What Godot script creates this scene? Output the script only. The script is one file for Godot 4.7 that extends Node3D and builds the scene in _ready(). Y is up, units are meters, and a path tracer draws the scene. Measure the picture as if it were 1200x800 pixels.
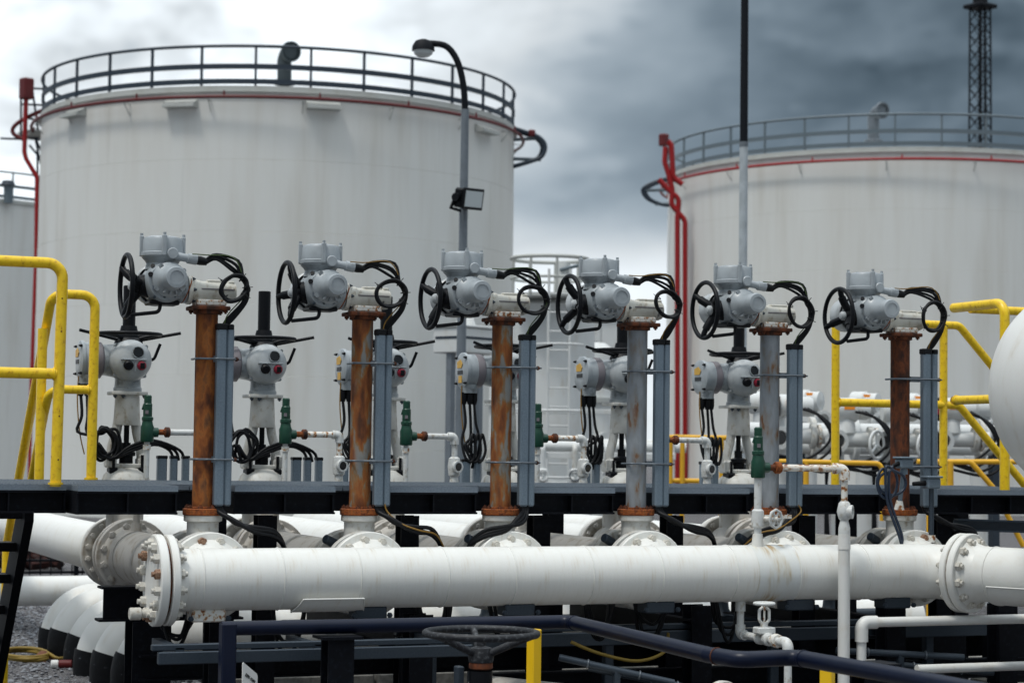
extends Node3D
# Outdoor pipeline manifold with motor operated valves in front of storage tanks.
# x runs along the header pipe, -z runs back to the tanks, y is up, metres.

# ---------------------------------------------------------------- geometry helper
class Geo:
	var v := PackedVector3Array()
	var n := PackedVector3Array()
	var ix := PackedInt32Array()

	func tri(a: Vector3, b: Vector3, c: Vector3, na: Vector3, nb: Vector3, nc: Vector3) -> void:
		var k := v.size()
		v.append(a); n.append(na)
		if (b - a).cross(c - a).dot(na + nb + nc) > 0.0:
			v.append(c); n.append(nc); v.append(b); n.append(nb)
		else:
			v.append(b); n.append(nb); v.append(c); n.append(nc)
		ix.append(k); ix.append(k + 1); ix.append(k + 2)

	func quad(a: Vector3, b: Vector3, c: Vector3, d: Vector3, na: Vector3, nb: Vector3, nc: Vector3, nd: Vector3) -> void:
		var k := v.size()
		v.append(a); v.append(b); v.append(c); v.append(d)
		n.append(na); n.append(nb); n.append(nc); n.append(nd)
		var g := (c - a).cross(d - b)
		if g.dot(na + nb + nc + nd) > 0.0:
			ix.append_array(PackedInt32Array([k, k + 2, k + 1, k, k + 3, k + 2]))
		else:
			ix.append_array(PackedInt32Array([k, k + 1, k + 2, k, k + 2, k + 3]))

	func flat(pts: Array, away: Vector3) -> void:
		var nn: Vector3 = (pts[1] - pts[0]).cross(pts[2] - pts[0]).normalized()
		if nn.dot(away) < 0.0:
			nn = -nn
		if pts.size() == 3:
			tri(pts[0], pts[1], pts[2], nn, nn, nn)
		else:
			quad(pts[0], pts[1], pts[2], pts[3], nn, nn, nn, nn)

	# chamfered box
	func box(c: Vector3, s: Vector3, ch := 0.0, b := Basis.IDENTITY) -> Geo:
		var h := s * 0.5
		if ch <= 0.0:
			for ax in 3:
				for sg in [-1.0, 1.0]:
					var o := [0, 1, 2]
					o.remove_at(ax)
					var pts := []
					for q in [[-1, -1], [1, -1], [1, 1], [-1, 1]]:
						var p := Vector3.ZERO
						p[ax] = sg * h[ax]; p[o[0]] = q[0] * h[o[0]]; p[o[1]] = q[1] * h[o[1]]
						pts.append(c + b * p)
					var aw := Vector3.ZERO
					aw[ax] = sg
					flat(pts, b * aw)
			return self
		ch = minf(ch, minf(h.x, minf(h.y, h.z)) * 0.95)
		for ax in 3:
			var o0 := (ax + 1) % 3
			var o1 := (ax + 2) % 3
			for sg in [-1.0, 1.0]:
				var pts := []
				for q in [[-1, -1], [1, -1], [1, 1], [-1, 1]]:
					var p := Vector3.ZERO
					p[ax] = sg * h[ax]; p[o0] = q[0] * (h[o0] - ch); p[o1] = q[1] * (h[o1] - ch)
					pts.append(c + b * p)
				var aw := Vector3.ZERO
				aw[ax] = sg
				flat(pts, b * aw)
			for s0 in [-1.0, 1.0]:
				for s1 in [-1.0, 1.0]:
					var pts := []
					for q in [[0, -1], [0, 1], [1, 1], [1, -1]]:
						var p := Vector3.ZERO
						p[ax] = q[1] * (h[ax] - ch)
						p[o0] = s0 * (h[o0] - (ch if q[0] == 1 else 0.0))
						p[o1] = s1 * (h[o1] - (0.0 if q[0] == 1 else ch))
						pts.append(c + b * p)
					var aw := Vector3.ZERO
					aw[o0] = s0; aw[o1] = s1
					flat(pts, b * aw)
		for sx in [-1.0, 1.0]:
			for sy in [-1.0, 1.0]:
				for sz in [-1.0, 1.0]:
					var k := Vector3(sx, sy, sz)
					flat([c + b * (k * Vector3(h.x, h.y - ch, h.z - ch)), c + b * (k * Vector3(h.x - ch, h.y, h.z - ch)), c + b * (k * Vector3(h.x - ch, h.y - ch, h.z))], b * k)
		return self

	static func frame(d: Vector3) -> Basis:
		var y := d.normalized()
		var h := Vector3.UP if absf(y.y) < 0.9 else Vector3.RIGHT
		var x := h.cross(y).normalized()
		return Basis(x, y, x.cross(y).normalized())

	# profile points are Vector2(radius, distance along axis); edges sharper than 35 degrees stay sharp
	func lathe(o: Vector3, axis: Vector3, prof: Array, seg := 24, squash := 1.0, from := 0.0, to := TAU) -> Geo:
		var b := Geo.frame(axis)
		var m := prof.size()
		var en := []
		for i in m - 1:
			var d: Vector2 = prof[i + 1] - prof[i]
			en.append(Vector2(d.y, -d.x).normalized() if d.length() > 1e-7 else Vector2(1, 0))
		var flip := 1.0
		var total := 0.0
		for i in m - 1:
			total += (prof[i + 1].y - prof[i].y) * (prof[i].x + prof[i + 1].x)
		if total < 0.0:
			flip = -1.0
		for i in m - 1:
			var n0: Vector2 = en[i]
			var n1: Vector2 = en[i]
			if i > 0 and en[i - 1].dot(en[i]) > 0.8:
				n0 = (en[i - 1] + en[i]).normalized()
			if i < m - 2 and en[i + 1].dot(en[i]) > 0.8:
				n1 = (en[i + 1] + en[i]).normalized()
			for k in seg:
				var a0 := from + (to - from) * k / seg
				var a1 := from + (to - from) * (k + 1) / seg
				var d0 := b.x * cos(a0) + b.z * sin(a0) * squash
				var d1 := b.x * cos(a1) + b.z * sin(a1) * squash
				var e0 := b.x * cos(a0) + b.z * sin(a0) / squash
				var e1 := b.x * cos(a1) + b.z * sin(a1) / squash
				var p0: Vector2 = prof[i]
				var p1: Vector2 = prof[i + 1]
				var A := o + d0 * p0.x + b.y * p0.y
				var B := o + d1 * p0.x + b.y * p0.y
				var C := o + d1 * p1.x + b.y * p1.y
				var D := o + d0 * p1.x + b.y * p1.y
				var NA := (e0 * n0.x + b.y * n0.y).normalized() * flip
				var NB := (e1 * n0.x + b.y * n0.y).normalized() * flip
				var NC := (e1 * n1.x + b.y * n1.y).normalized() * flip
				var ND := (e0 * n1.x + b.y * n1.y).normalized() * flip
				if p0.x < 1e-6:
					tri(A, C, D, NA, NC, ND)
				elif p1.x < 1e-6:
					tri(A, B, C, NA, NB, NC)
				else:
					quad(A, B, C, D, NA, NB, NC, ND)
		return self

	func cyl(a: Vector3, b: Vector3, r: float, r2 := -1.0, seg := 16, ch := 0.0) -> Geo:
		if r2 < 0.0:
			r2 = r
		var l := a.distance_to(b)
		if ch > 0.0:
			return lathe(a, b - a, [Vector2(0, 0), Vector2(r - ch, 0), Vector2(r, ch), Vector2(r2, l - ch), Vector2(r2 - ch, l), Vector2(0, l)], seg)
		return lathe(a, b - a, [Vector2(0, 0), Vector2(r, 0), Vector2(r2, l), Vector2(0, l)], seg)

	func tube(pts: Array, r: float, seg := 8, closed := false) -> Geo:
		var m := pts.size()
		if m < 2:
			return self
		var rings := []
		var t0: Vector3 = (pts[1] - pts[0]).normalized()
		if closed:
			t0 = (pts[1] - pts[m - 1]).normalized()
		var up: Vector3 = Geo.frame(t0).x
		for i in m:
			var t: Vector3
			if closed:
				t = (pts[(i + 1) % m] - pts[(i - 1 + m) % m]).normalized()
			elif i == 0:
				t = t0
			elif i == m - 1:
				t = (pts[i] - pts[i - 1]).normalized()
			else:
				t = (pts[i + 1] - pts[i - 1]).normalized()
			up = (up - t * up.dot(t))
			if up.length() < 1e-4:
				up = Geo.frame(t).x
			up = up.normalized()
			var sd := t.cross(up)
			var ring := []
			for k in seg:
				var a := TAU * k / seg
				ring.append(up * cos(a) + sd * sin(a))
			rings.append(ring)
		var last := m if closed else m - 1
		for i in last:
			var j := (i + 1) % m
			var shift := 0
			if closed and j == 0:
				var best := -2.0
				for q in seg:
					var dd: float = rings[i][0].dot(rings[0][q])
					if dd > best:
						best = dd
						shift = q
			for k in seg:
				var k2 := (k + 1) % seg
				var a0: Vector3 = rings[i][k]
				var a1: Vector3 = rings[i][k2]
				var b0: Vector3 = rings[j][(k + shift) % seg]
				var b1: Vector3 = rings[j][(k2 + shift) % seg]
				quad(pts[i] + a0 * r, pts[i] + a1 * r, pts[j] + b1 * r, pts[j] + b0 * r, a0, a1, b1, b0)
		if not closed:
			for e in [0, m - 1]:
				var aw: Vector3 = (pts[0] - pts[1]) if e == 0 else (pts[m - 1] - pts[m - 2])
				aw = aw.normalized()
				for k in seg:
					tri(pts[e], pts[e] + rings[e][k] * r, pts[e] + rings[e][(k + 1) % seg] * r, aw, aw, aw)
		return self

	func ring(c: Vector3, axis: Vector3, R: float, r: float, seg := 32, ts := 8) -> Geo:
		var b := Geo.frame(axis)
		var p := []
		for k in seg:
			var a := TAU * k / seg
			p.append(c + b.x * cos(a) * R + b.z * sin(a) * R)
		return tube(p, r, ts, true)

	func nut(p: Vector3, axis: Vector3, r: float, h: float, turn := 0.0) -> Geo:
		# hexagon nut with a stud end standing out of it
		var b := Geo.frame(axis)
		var c := p + b.y * h
		for k in 6:
			var a0 := turn + TAU * k / 6
			var a1 := turn + TAU * (k + 1) / 6
			var d0 := b.x * cos(a0) + b.z * sin(a0)
			var d1 := b.x * cos(a1) + b.z * sin(a1)
			var ch := h * 0.18
			flat([p + d0 * r, p + d1 * r, p + d1 * r + b.y * (h - ch), p + d0 * r + b.y * (h - ch)], d0 + d1)
			flat([p + d0 * r + b.y * (h - ch), p + d1 * r + b.y * (h - ch), c + d1 * r * 0.86, c + d0 * r * 0.86], d0 + d1 + b.y)
			flat([c, c + d0 * r * 0.86, c + d1 * r * 0.86], b.y)
		cyl(c - b.y * 0.001, c + b.y * h * 0.55, r * 0.5, -1.0, 8)
		return self

	# polygon in the plane of x and y of basis b, pushed along b.z by depth
	func slab(poly: PackedVector2Array, o: Vector3, b: Basis, depth: float) -> Geo:
		var t := Geometry2D.triangulate_polygon(poly)
		for s in [0.0, depth]:
			var aw: Vector3 = b.z * (1.0 if s == depth else -1.0) * signf(depth)
			for k in range(0, t.size(), 3):
				flat([o + b.x * poly[t[k]].x + b.y * poly[t[k]].y + b.z * s, o + b.x * poly[t[k + 1]].x + b.y * poly[t[k + 1]].y + b.z * s, o + b.x * poly[t[k + 2]].x + b.y * poly[t[k + 2]].y + b.z * s], aw)
		var cw := 1.0 if Geometry2D.is_polygon_clockwise(poly) else -1.0
		for k in poly.size():
			var p := poly[k]
			var q := poly[(k + 1) % poly.size()]
			var e := (q - p)
			var out := Vector2(-e.y, e.x) * cw
			var A := o + b.x * p.x + b.y * p.y
			var B := o + b.x * q.x + b.y * q.y
			flat([A, B, B + b.z * depth, A + b.z * depth], b.x * out.x + b.y * out.y)
		return self

	func mesh() -> ArrayMesh:
		var a := []
		a.resize(Mesh.ARRAY_MAX)
		a[Mesh.ARRAY_VERTEX] = v
		a[Mesh.ARRAY_NORMAL] = n
		a[Mesh.ARRAY_INDEX] = ix
		var m := ArrayMesh.new()
		m.add_surface_from_arrays(Mesh.PRIMITIVE_TRIANGLES, a)
		return m

func G() -> Geo:
	return Geo.new()

# path with every corner rounded to radius r
func bend(pts: Array, r: float, steps := 6) -> Array:
	var out := [pts[0]]
	for i in range(1, pts.size() - 1):
		var p: Vector3 = pts[i]
		var a: Vector3 = pts[i - 1] - p
		var b: Vector3 = pts[i + 1] - p
		var ang := a.angle_to(b)
		if ang > PI - 0.02:
			out.append(p)
			continue
		var t := minf(r / tan(ang * 0.5), minf(a.length(), b.length()) * 0.49)
		var rr := t * tan(ang * 0.5)
		var mid := (a.normalized() + b.normalized()).normalized()
		var c := p + mid * (rr / sin(ang * 0.5))
		var s := p + a.normalized() * t - c
		var e := p + b.normalized() * t - c
		for k in steps + 1:
			out.append(c + s.slerp(e, float(k) / steps))
	out.append(pts[-1])
	return out

# smooth cable through the points
func spline(pts: Array, steps := 6) -> Array:
	var out := []
	for i in pts.size() - 1:
		var p0: Vector3 = pts[maxi(i - 1, 0)]
		var p3: Vector3 = pts[mini(i + 2, pts.size() - 1)]
		for k in steps:
			out.append((pts[i] as Vector3).cubic_interpolate(pts[i + 1], p0, p3, float(k) / steps))
	out.append(pts[-1])
	return out

# ---------------------------------------------------------------- nodes
var taken := {}

func numbered(parent: Node, called: String) -> String:
	var key := str(parent.get_instance_id()) + called
	var k: int = taken.get(key, 0)
	taken[key] = k + 1
	return called if k == 0 else "%s_%03d" % [called, k]

func tag(o: Node, label: String, category: String, group := "", kind := "") -> Node:
	if label: o.set_meta("label", label)
	if category: o.set_meta("category", category)
	if group: o.set_meta("group", group)
	if kind: o.set_meta("kind", kind)
	return o

func thing(called: String, label: String, category: String, at := Vector3.ZERO, group := "", turn := 0.0) -> Node3D:
	var o := Node3D.new()
	o.name = numbered(self, called)
	add_child(o)
	o.position = at
	o.rotation.y = turn
	tag(o, label, category, group)
	return o

func part(parent: Node, called: String, g, m: Material) -> MeshInstance3D:
	var o := MeshInstance3D.new()
	o.mesh = g.mesh() if g is Geo else g
	o.material_override = m
	o.name = numbered(parent, called)
	parent.add_child(o)
	return o

func single(called: String, label: String, category: String, g, m: Material, group := "") -> MeshInstance3D:
	var o := part(self, called, g, m)
	tag(o, label, category, group)
	return o

func setting(called: String, g, m: Material) -> MeshInstance3D:
	var o := part(self, called, g, m)
	o.set_meta("kind", "structure")
	return o

func copy_of(o: Node3D, at: Vector3, label: String) -> Node3D:
	var c: Node3D = o.duplicate()
	c.name = numbered(self, String(o.name))
	add_child(c)
	c.position = at
	if label: c.set_meta("label", label)
	return c

# ---------------------------------------------------------------- camera maths: a pixel of the 1200 x 800 photograph gives a direction
const EYE := Vector3(0, 1.55, 0)
const FOCAL := 2400.0
var view := Basis(Vector3(0.92674, 0.0127, 0.37549), Vector3(-0.0318, 0.99849, 0.04472), Vector3(-0.37436, -0.05339, 0.92575))

func ray(px: float, py: float) -> Vector3:
	return view * Vector3((px - 600.0) / FOCAL, -(py - 400.0) / FOCAL, -1.0)
func onz(px: float, py: float, z: float) -> Vector3:
	var d := ray(px, py)
	return EYE + d * (z / d.z)
func ony(px: float, py: float, h: float) -> Vector3:
	var d := ray(px, py)
	return EYE + d * ((h - EYE.y) / d.y)
func ond(px: float, py: float, depth: float) -> Vector3:
	return EYE + ray(px, py) * depth

# ---------------------------------------------------------------- materials
var M := {}

func noise_tex(seed_: int, freq: float, oct: int, ramp: Array, size := 512, warp := 0.0) -> ImageTexture:
	var f := FastNoiseLite.new()
	f.seed = seed_
	f.noise_type = FastNoiseLite.TYPE_SIMPLEX_SMOOTH
	f.frequency = freq
	f.fractal_octaves = oct
	f.fractal_gain = 0.55
	if warp > 0.0:
		f.domain_warp_enabled = true
		f.domain_warp_amplitude = warp
		f.domain_warp_frequency = freq * 1.5
	var im := f.get_seamless_image(size, size)
	im.convert(Image.FORMAT_L8)
	var src := im.get_data()
	var gr := Gradient.new()
	gr.offsets = PackedFloat32Array()
	var offs := PackedFloat32Array()
	var cols := PackedColorArray()
	for r in ramp:
		offs.append(r[0]); cols.append(r[1])
	gr.offsets = offs
	gr.colors = cols
	var lut := PackedByteArray()
	for i in 256:
		var c := gr.sample(i / 255.0)
		lut.append(int(clampf(c.r, 0, 1) * 255)); lut.append(int(clampf(c.g, 0, 1) * 255)); lut.append(int(clampf(c.b, 0, 1) * 255))
	var dst := PackedByteArray()
	dst.resize(size * size * 3)
	for i in src.size():
		var k := src[i] * 3
		var j := i * 3
		dst[j] = lut[k]; dst[j + 1] = lut[k + 1]; dst[j + 2] = lut[k + 2]
	return ImageTexture.create_from_image(Image.create_from_data(size, size, false, Image.FORMAT_RGB8, dst))

func grey(x: float) -> Color:
	return Color(x, x, x)

func mat(called: String, c: Color, rough: float, metal := 0.0, tex: Texture2D = null, scale := Vector3.ONE, bump: Texture2D = null, depth := 0.0, rough_tex: Texture2D = null) -> StandardMaterial3D:
	var m := StandardMaterial3D.new()
	m.resource_name = called
	m.albedo_color = c
	m.roughness = rough
	m.metallic = metal
	if tex or bump or rough_tex:
		m.uv1_triplanar = true
		m.uv1_world_triplanar = true
		m.uv1_scale = scale
		m.uv1_triplanar_sharpness = 4.0
	if tex: m.albedo_texture = tex
	if rough_tex: m.roughness_texture = rough_tex
	if bump:
		m.heightmap_enabled = true
		m.heightmap_texture = bump
		m.heightmap_scale = depth
	M[called] = m
	return m

func make_materials() -> void:
	var fine := noise_tex(11, 0.02, 4, [[0.0, grey(0.3)], [1.0, grey(1.0)]])
	var cast_bump := noise_tex(12, 0.06, 3, [[0.0, grey(0.0)], [1.0, grey(1.0)]], 256)
	var soft := noise_tex(13, 0.008, 4, [[0.0, grey(0.86)], [0.5, grey(0.96)], [1.0, grey(1.0)]])
	var dirt := noise_tex(14, 0.012, 5, [[0.0, Color(0.70, 0.64, 0.56)], [0.2, Color(0.85, 0.82, 0.78)], [0.36, Color(0.955, 0.95, 0.94)], [1.0, Color(1, 1, 1)]])
	var streak := noise_tex(15, 0.014, 5, [[0.0, Color(0.93, 0.905, 0.87)], [0.22, Color(0.972, 0.962, 0.948)], [0.4, Color(0.99, 0.988, 0.984)], [1.0, Color(1, 1, 1)]])
	var tank_streak := noise_tex(16, 0.012, 5, [[0.0, Color(0.925, 0.915, 0.895)], [0.3, Color(0.965, 0.96, 0.95)], [0.55, Color(0.985, 0.985, 0.98)], [1.0, Color(1, 1, 1)]])
	var rust := noise_tex(17, 0.013, 5, [[0.0, Color(0.20, 0.105, 0.055)], [0.25, Color(0.34, 0.175, 0.07)], [0.45, Color(0.49, 0.265, 0.095)], [0.62, Color(0.59, 0.345, 0.13)], [0.8, Color(0.45, 0.28, 0.15)], [1.0, Color(0.30, 0.17, 0.10)]], 512, 12.0)
	var rust_dark := noise_tex(18, 0.015, 5, [[0.0, Color(0.10, 0.06, 0.05)], [0.35, Color(0.25, 0.125, 0.06)], [0.6, Color(0.42, 0.21, 0.085)], [0.8, Color(0.31, 0.155, 0.075)], [1.0, Color(0.15, 0.08, 0.06)]], 512, 10.0)
	var rust_grey := noise_tex(19, 0.011, 5, [[0.0, Color(0.24, 0.125, 0.06)], [0.35, Color(0.47, 0.25, 0.09)], [0.5, Color(0.56, 0.33, 0.13)], [0.58, Color(0.50, 0.39, 0.27)], [0.68, Color(0.50, 0.49, 0.47)], [1.0, Color(0.50, 0.52, 0.53)]], 512, 14.0)
	var grey_rust := noise_tex(20, 0.014, 5, [[0.0, Color(0.38, 0.22, 0.11)], [0.18, Color(0.45, 0.32, 0.22)], [0.27, Color(0.48, 0.46, 0.44)], [0.5, Color(0.50, 0.52, 0.54)], [1.0, Color(0.58, 0.60, 0.62)]], 512, 14.0)
	var rust_white := noise_tex(21, 0.016, 5, [[0.0, Color(0.40, 0.19, 0.07)], [0.26, Color(0.60, 0.36, 0.16)], [0.36, Color(0.80, 0.72, 0.62)], [0.46, Color(0.9, 0.89, 0.86)], [1.0, Color(0.93, 0.93, 0.92)]], 512, 12.0)
	var galv := noise_tex(22, 0.05, 3, [[0.0, Color(0.84, 0.86, 0.88)], [0.5, Color(0.92, 0.93, 0.94)], [1.0, Color(1, 1, 1)]])
	var yellow := noise_tex(23, 0.016, 5, [[0.0, Color(0.50, 0.40, 0.26)], [0.14, Color(0.86, 0.80, 0.68)], [0.3, Color(0.95, 0.92, 0.87)], [0.5, Color(0.99, 0.98, 0.97)], [1.0, Color(1, 1, 1)]])
	var scuff := noise_tex(24, 0.03, 5, [[0.0, grey(1.0)], [0.62, grey(1.0)], [0.72, grey(2.6)], [1.0, grey(3.2)]])
	var wheel_worn := noise_tex(25, 0.035, 4, [[0.0, Color(0.05, 0.06, 0.08)], [0.5, Color(0.065, 0.075, 0.1)], [0.66, Color(0.15, 0.16, 0.18)], [0.8, Color(0.28, 0.29, 0.3)], [1.0, Color(0.34, 0.34, 0.35)]], 512, 10.0)
	var stones := noise_tex(26, 0.045, 4, [[0.0, Color(0.13, 0.125, 0.12)], [0.35, Color(0.3, 0.29, 0.28)], [0.5, Color(0.44, 0.43, 0.42)], [0.7, Color(0.58, 0.565, 0.55)], [1.0, Color(0.75, 0.74, 0.72)]], 1024)
	var stones_bump := noise_tex(26, 0.045, 4, [[0.0, grey(0.0)], [1.0, grey(1.0)]], 1024)
	var concrete := noise_tex(27, 0.02, 5, [[0.0, grey(0.5)], [1.0, grey(0.72)]])
	var wrap := noise_tex(28, 0.02, 5, [[0.0, Color(0.018, 0.023, 0.036)], [0.7, Color(0.03, 0.037, 0.055)], [0.84, Color(0.07, 0.08, 0.10)], [0.9, Color(0.3, 0.32, 0.34)], [1.0, Color(0.4, 0.41, 0.42)]], 512, 12.0)

	var greasy := noise_tex(33, 0.014, 5, [[0.0, Color(0.62, 0.61, 0.60)], [0.22, Color(0.80, 0.80, 0.80)], [0.36, Color(0.95, 0.95, 0.95)], [1.0, Color(1, 1, 1)]])
	var scuffed := noise_tex(35, 0.03, 5, [[0.0, Color(0.12, 0.15, 0.22)], [0.5, Color(0.14, 0.18, 0.26)], [0.66, Color(0.19, 0.23, 0.3)], [0.78, Color(0.36, 0.38, 0.40)], [1.0, Color(0.55, 0.5, 0.46)]], 512, 12.0)
	mat("header_white", Color(0.888, 0.888, 0.872), 0.42, 0.0, streak, Vector3(3.4, 0.7, 0.7), fine, 0.06)
	var stained := noise_tex(31, 0.01, 4, [[0.0, Color(0.62, 0.42, 0.23)], [0.24, Color(0.80, 0.67, 0.50)], [0.34, Color(0.93, 0.89, 0.83)], [0.5, Color(0.98, 0.97, 0.955)], [1.0, Color(1, 1, 1)]], 512, 10.0)
	mat("header_stained", Color(0.86, 0.875, 0.875), 0.46, 0.0, stained, Vector3(1.9, 0.45, 0.45))
	mat("pipe_white", Color(0.875, 0.876, 0.865), 0.45, 0.0, streak, Vector3(1.1, 0.5, 1.1), fine, 0.06)
	mat("valve_white", Color(0.80, 0.80, 0.785), 0.5, 0.0, dirt, Vector3(2.6, 1.6, 2.6), cast_bump, 0.05)
	mat("valve_grey", Color(0.80, 0.79, 0.77), 0.5, 0.0, dirt, Vector3(1.6, 1.1, 1.6), cast_bump, 0.04)
	mat("small_pipe_white", Color(0.84, 0.85, 0.85), 0.45, 0.0, dirt, Vector3(3.5, 3.0, 3.5))
	mat("bolt_white", Color(0.80, 0.79, 0.76), 0.5, 0.0, dirt, Vector3(5, 5, 5))
	mat("bolt_rust", Color(0.62, 0.50, 0.42), 0.7, 0.0, rust_white, Vector3(12, 12, 12))
	mat("actuator_grey", Color(0.60, 0.628, 0.645), 0.38, 0.0, greasy, Vector3(2, 2, 2), cast_bump, 0.035)
	mat("actuator_light", Color(0.70, 0.72, 0.73), 0.36, 0.0, soft, Vector3(2, 2, 2), cast_bump, 0.03)
	mat("actuator_cover", Color(0.635, 0.662, 0.68), 0.36, 0.0, soft, Vector3(1.7, 2, 2), cast_bump, 0.03)
	mat("gear_white", Color(0.83, 0.825, 0.79), 0.46, 0.0, dirt, Vector3(3.1, 2.2, 3.1), cast_bump, 0.04)
	mat("black_paint", Color(0.024, 0.034, 0.058), 0.46, 0.0, null, Vector3.ONE).metallic_specular = 0.32
	mat("black_rubber", Color(0.022, 0.03, 0.05), 0.5).metallic_specular = 0.35
	mat("beam_black", Color(0.20, 0.24, 0.30), 0.62, 0.0, scuffed, Vector3(1.7, 1.7, 1.7)).metallic_specular = 0.3
	mat("blue_rail", Color(0.035, 0.075, 0.165), 0.36, 0.0, soft, Vector3(1.5, 1.5, 1.5), fine, 0.02).metallic_specular = 0.36
	mat("worn_wheel", Color(1, 1, 1), 0.6, 0.0, wheel_worn, Vector3(2.2, 2.2, 2.2), cast_bump, 0.1)
	mat("rust_post", Color(1, 1, 1), 0.82, 0.0, rust, Vector3(1.7, 0.7, 1.7), cast_bump, 0.06)
	mat("rust_dark", Color(1, 1, 1), 0.85, 0.0, rust_dark, Vector3(1.9, 0.8, 1.9), cast_bump, 0.06)
	mat("rust_grey", Color(1, 1, 1), 0.75, 0.0, rust_grey, Vector3(1.9, 0.55, 1.9), cast_bump, 0.05)
	mat("grey_rust", Color(1, 1, 1), 0.55, 0.0, grey_rust, Vector3(2.0, 0.6, 2.0), cast_bump, 0.03)
	mat("rust_flange", Color(1, 0.92, 0.85), 0.85, 0.0, rust, Vector3(4, 4, 4), cast_bump, 0.1)
	mat("rust_white", Color(0.95, 0.95, 0.95), 0.6, 0.0, rust_white, Vector3(3, 3, 3), cast_bump, 0.05)
	mat("galvanised", Color(0.475, 0.53, 0.575), 0.42, 0.35, galv, Vector3(3, 3, 3))
	mat("galvanised_dark", Color(0.21, 0.25, 0.29), 0.45, 0.3, galv, Vector3(3, 3, 3))
	mat("deck_metal", Color(0.50, 0.54, 0.58), 0.45, 0.2, galv, Vector3(2.5, 2.5, 2.5))
	mat("strap_metal", Color(0.40, 0.43, 0.46), 0.4, 0.5)
	mat("yellow_paint", Color(0.95, 0.80, 0.10), 0.36, 0.0, yellow, Vector3(3.5, 2.5, 3.5))
	mat("yellow_post", Color(0.95, 0.76, 0.05), 0.4)
	mat("amber_paint", Color(0.90, 0.68, 0.12), 0.42, 0.0, soft, Vector3(1, 1, 1))
	mat("tank_white", Color(0.872, 0.874, 0.864), 0.55, 0.0, tank_streak, Vector3(0.20, 0.018, 0.20))
	mat("tank_trim", Color(0.72, 0.73, 0.72), 0.55, 0.0, tank_streak, Vector3(0.3, 0.3, 0.3))
	mat("rail_dark", Color(0.15, 0.20, 0.25), 0.5)
	mat("vent_grey", Color(0.22, 0.26, 0.28), 0.55)
	mat("rail_grey", Color(0.38, 0.43, 0.46), 0.5)
	mat("red_pipe", Color(0.60, 0.035, 0.055), 0.4)
	mat("red_dark", Color(0.36, 0.04, 0.05), 0.45)
	mat("green_valve", Color(0.025, 0.25, 0.18), 0.38, 0.0, soft, Vector3(3, 3, 3), cast_bump, 0.04)
	mat("lens_black", Color(0.05, 0.055, 0.065), 0.12)
	mat("red_plastic", Color(0.55, 0.10, 0.19), 0.35)
	mat("sticker_yellow", Color(0.80, 0.62, 0.22), 0.5)
	mat("sticker_orange", Color(0.93, 0.55, 0.10), 0.5)
	mat("sticker_black", Color(0.09, 0.10, 0.11), 0.5)
	mat("sticker_white", Color(0.85, 0.85, 0.84), 0.5)
	mat("label_grey", Color(0.44, 0.42, 0.44), 0.5)
	mat("cable_green", Color(0.22, 0.30, 0.10), 0.5)
	mat("cable_yellow", Color(0.50, 0.37, 0.10), 0.5)
	mat("cable_blue", Color(0.10, 0.155, 0.23), 0.42)
	mat("lamp_grey", Color(0.46, 0.49, 0.52), 0.45, 0.2, soft, Vector3(1, 1, 1))
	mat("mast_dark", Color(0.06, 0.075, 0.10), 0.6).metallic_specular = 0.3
	mat("pole_white", Color(0.70, 0.73, 0.75), 0.45, 0.0, soft, Vector3(1, 1, 1))
	mat("glass_lens", Color(0.75, 0.78, 0.79), 0.15)
	mat("gravel", Color(0.88, 0.89, 0.93), 0.95, 0.0, stones, Vector3(0.9, 0.9, 0.9), stones_bump, 2.0)
	mat("stone_a", Color(0.50, 0.51, 0.53), 0.9)
	mat("stone_b", Color(0.36, 0.36, 0.38), 0.9)
	mat("concrete", Color(0.85, 0.84, 0.81), 0.9, 0.0, concrete, Vector3(1.3, 1.3, 1.3), fine, 0.15)
	mat("black_wrap", Color(1, 1, 1), 0.6, 0.0, wrap, Vector3(1.6, 1.6, 1.6), fine, 0.3).metallic_specular = 0.3
	mat("hose_yellow", Color(0.50, 0.41, 0.13), 0.55)
	mat("rag_brown", Color(0.42, 0.27, 0.2), 0.9)
	mat("far_white", Color(0.82, 0.83, 0.83), 0.55, 0.0, streak, Vector3(0.7, 0.25, 0.7))
	mat("brick_heap", Color(0.50, 0.30, 0.24), 0.95, 0.0, rust_dark, Vector3(1, 1, 1))

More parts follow.
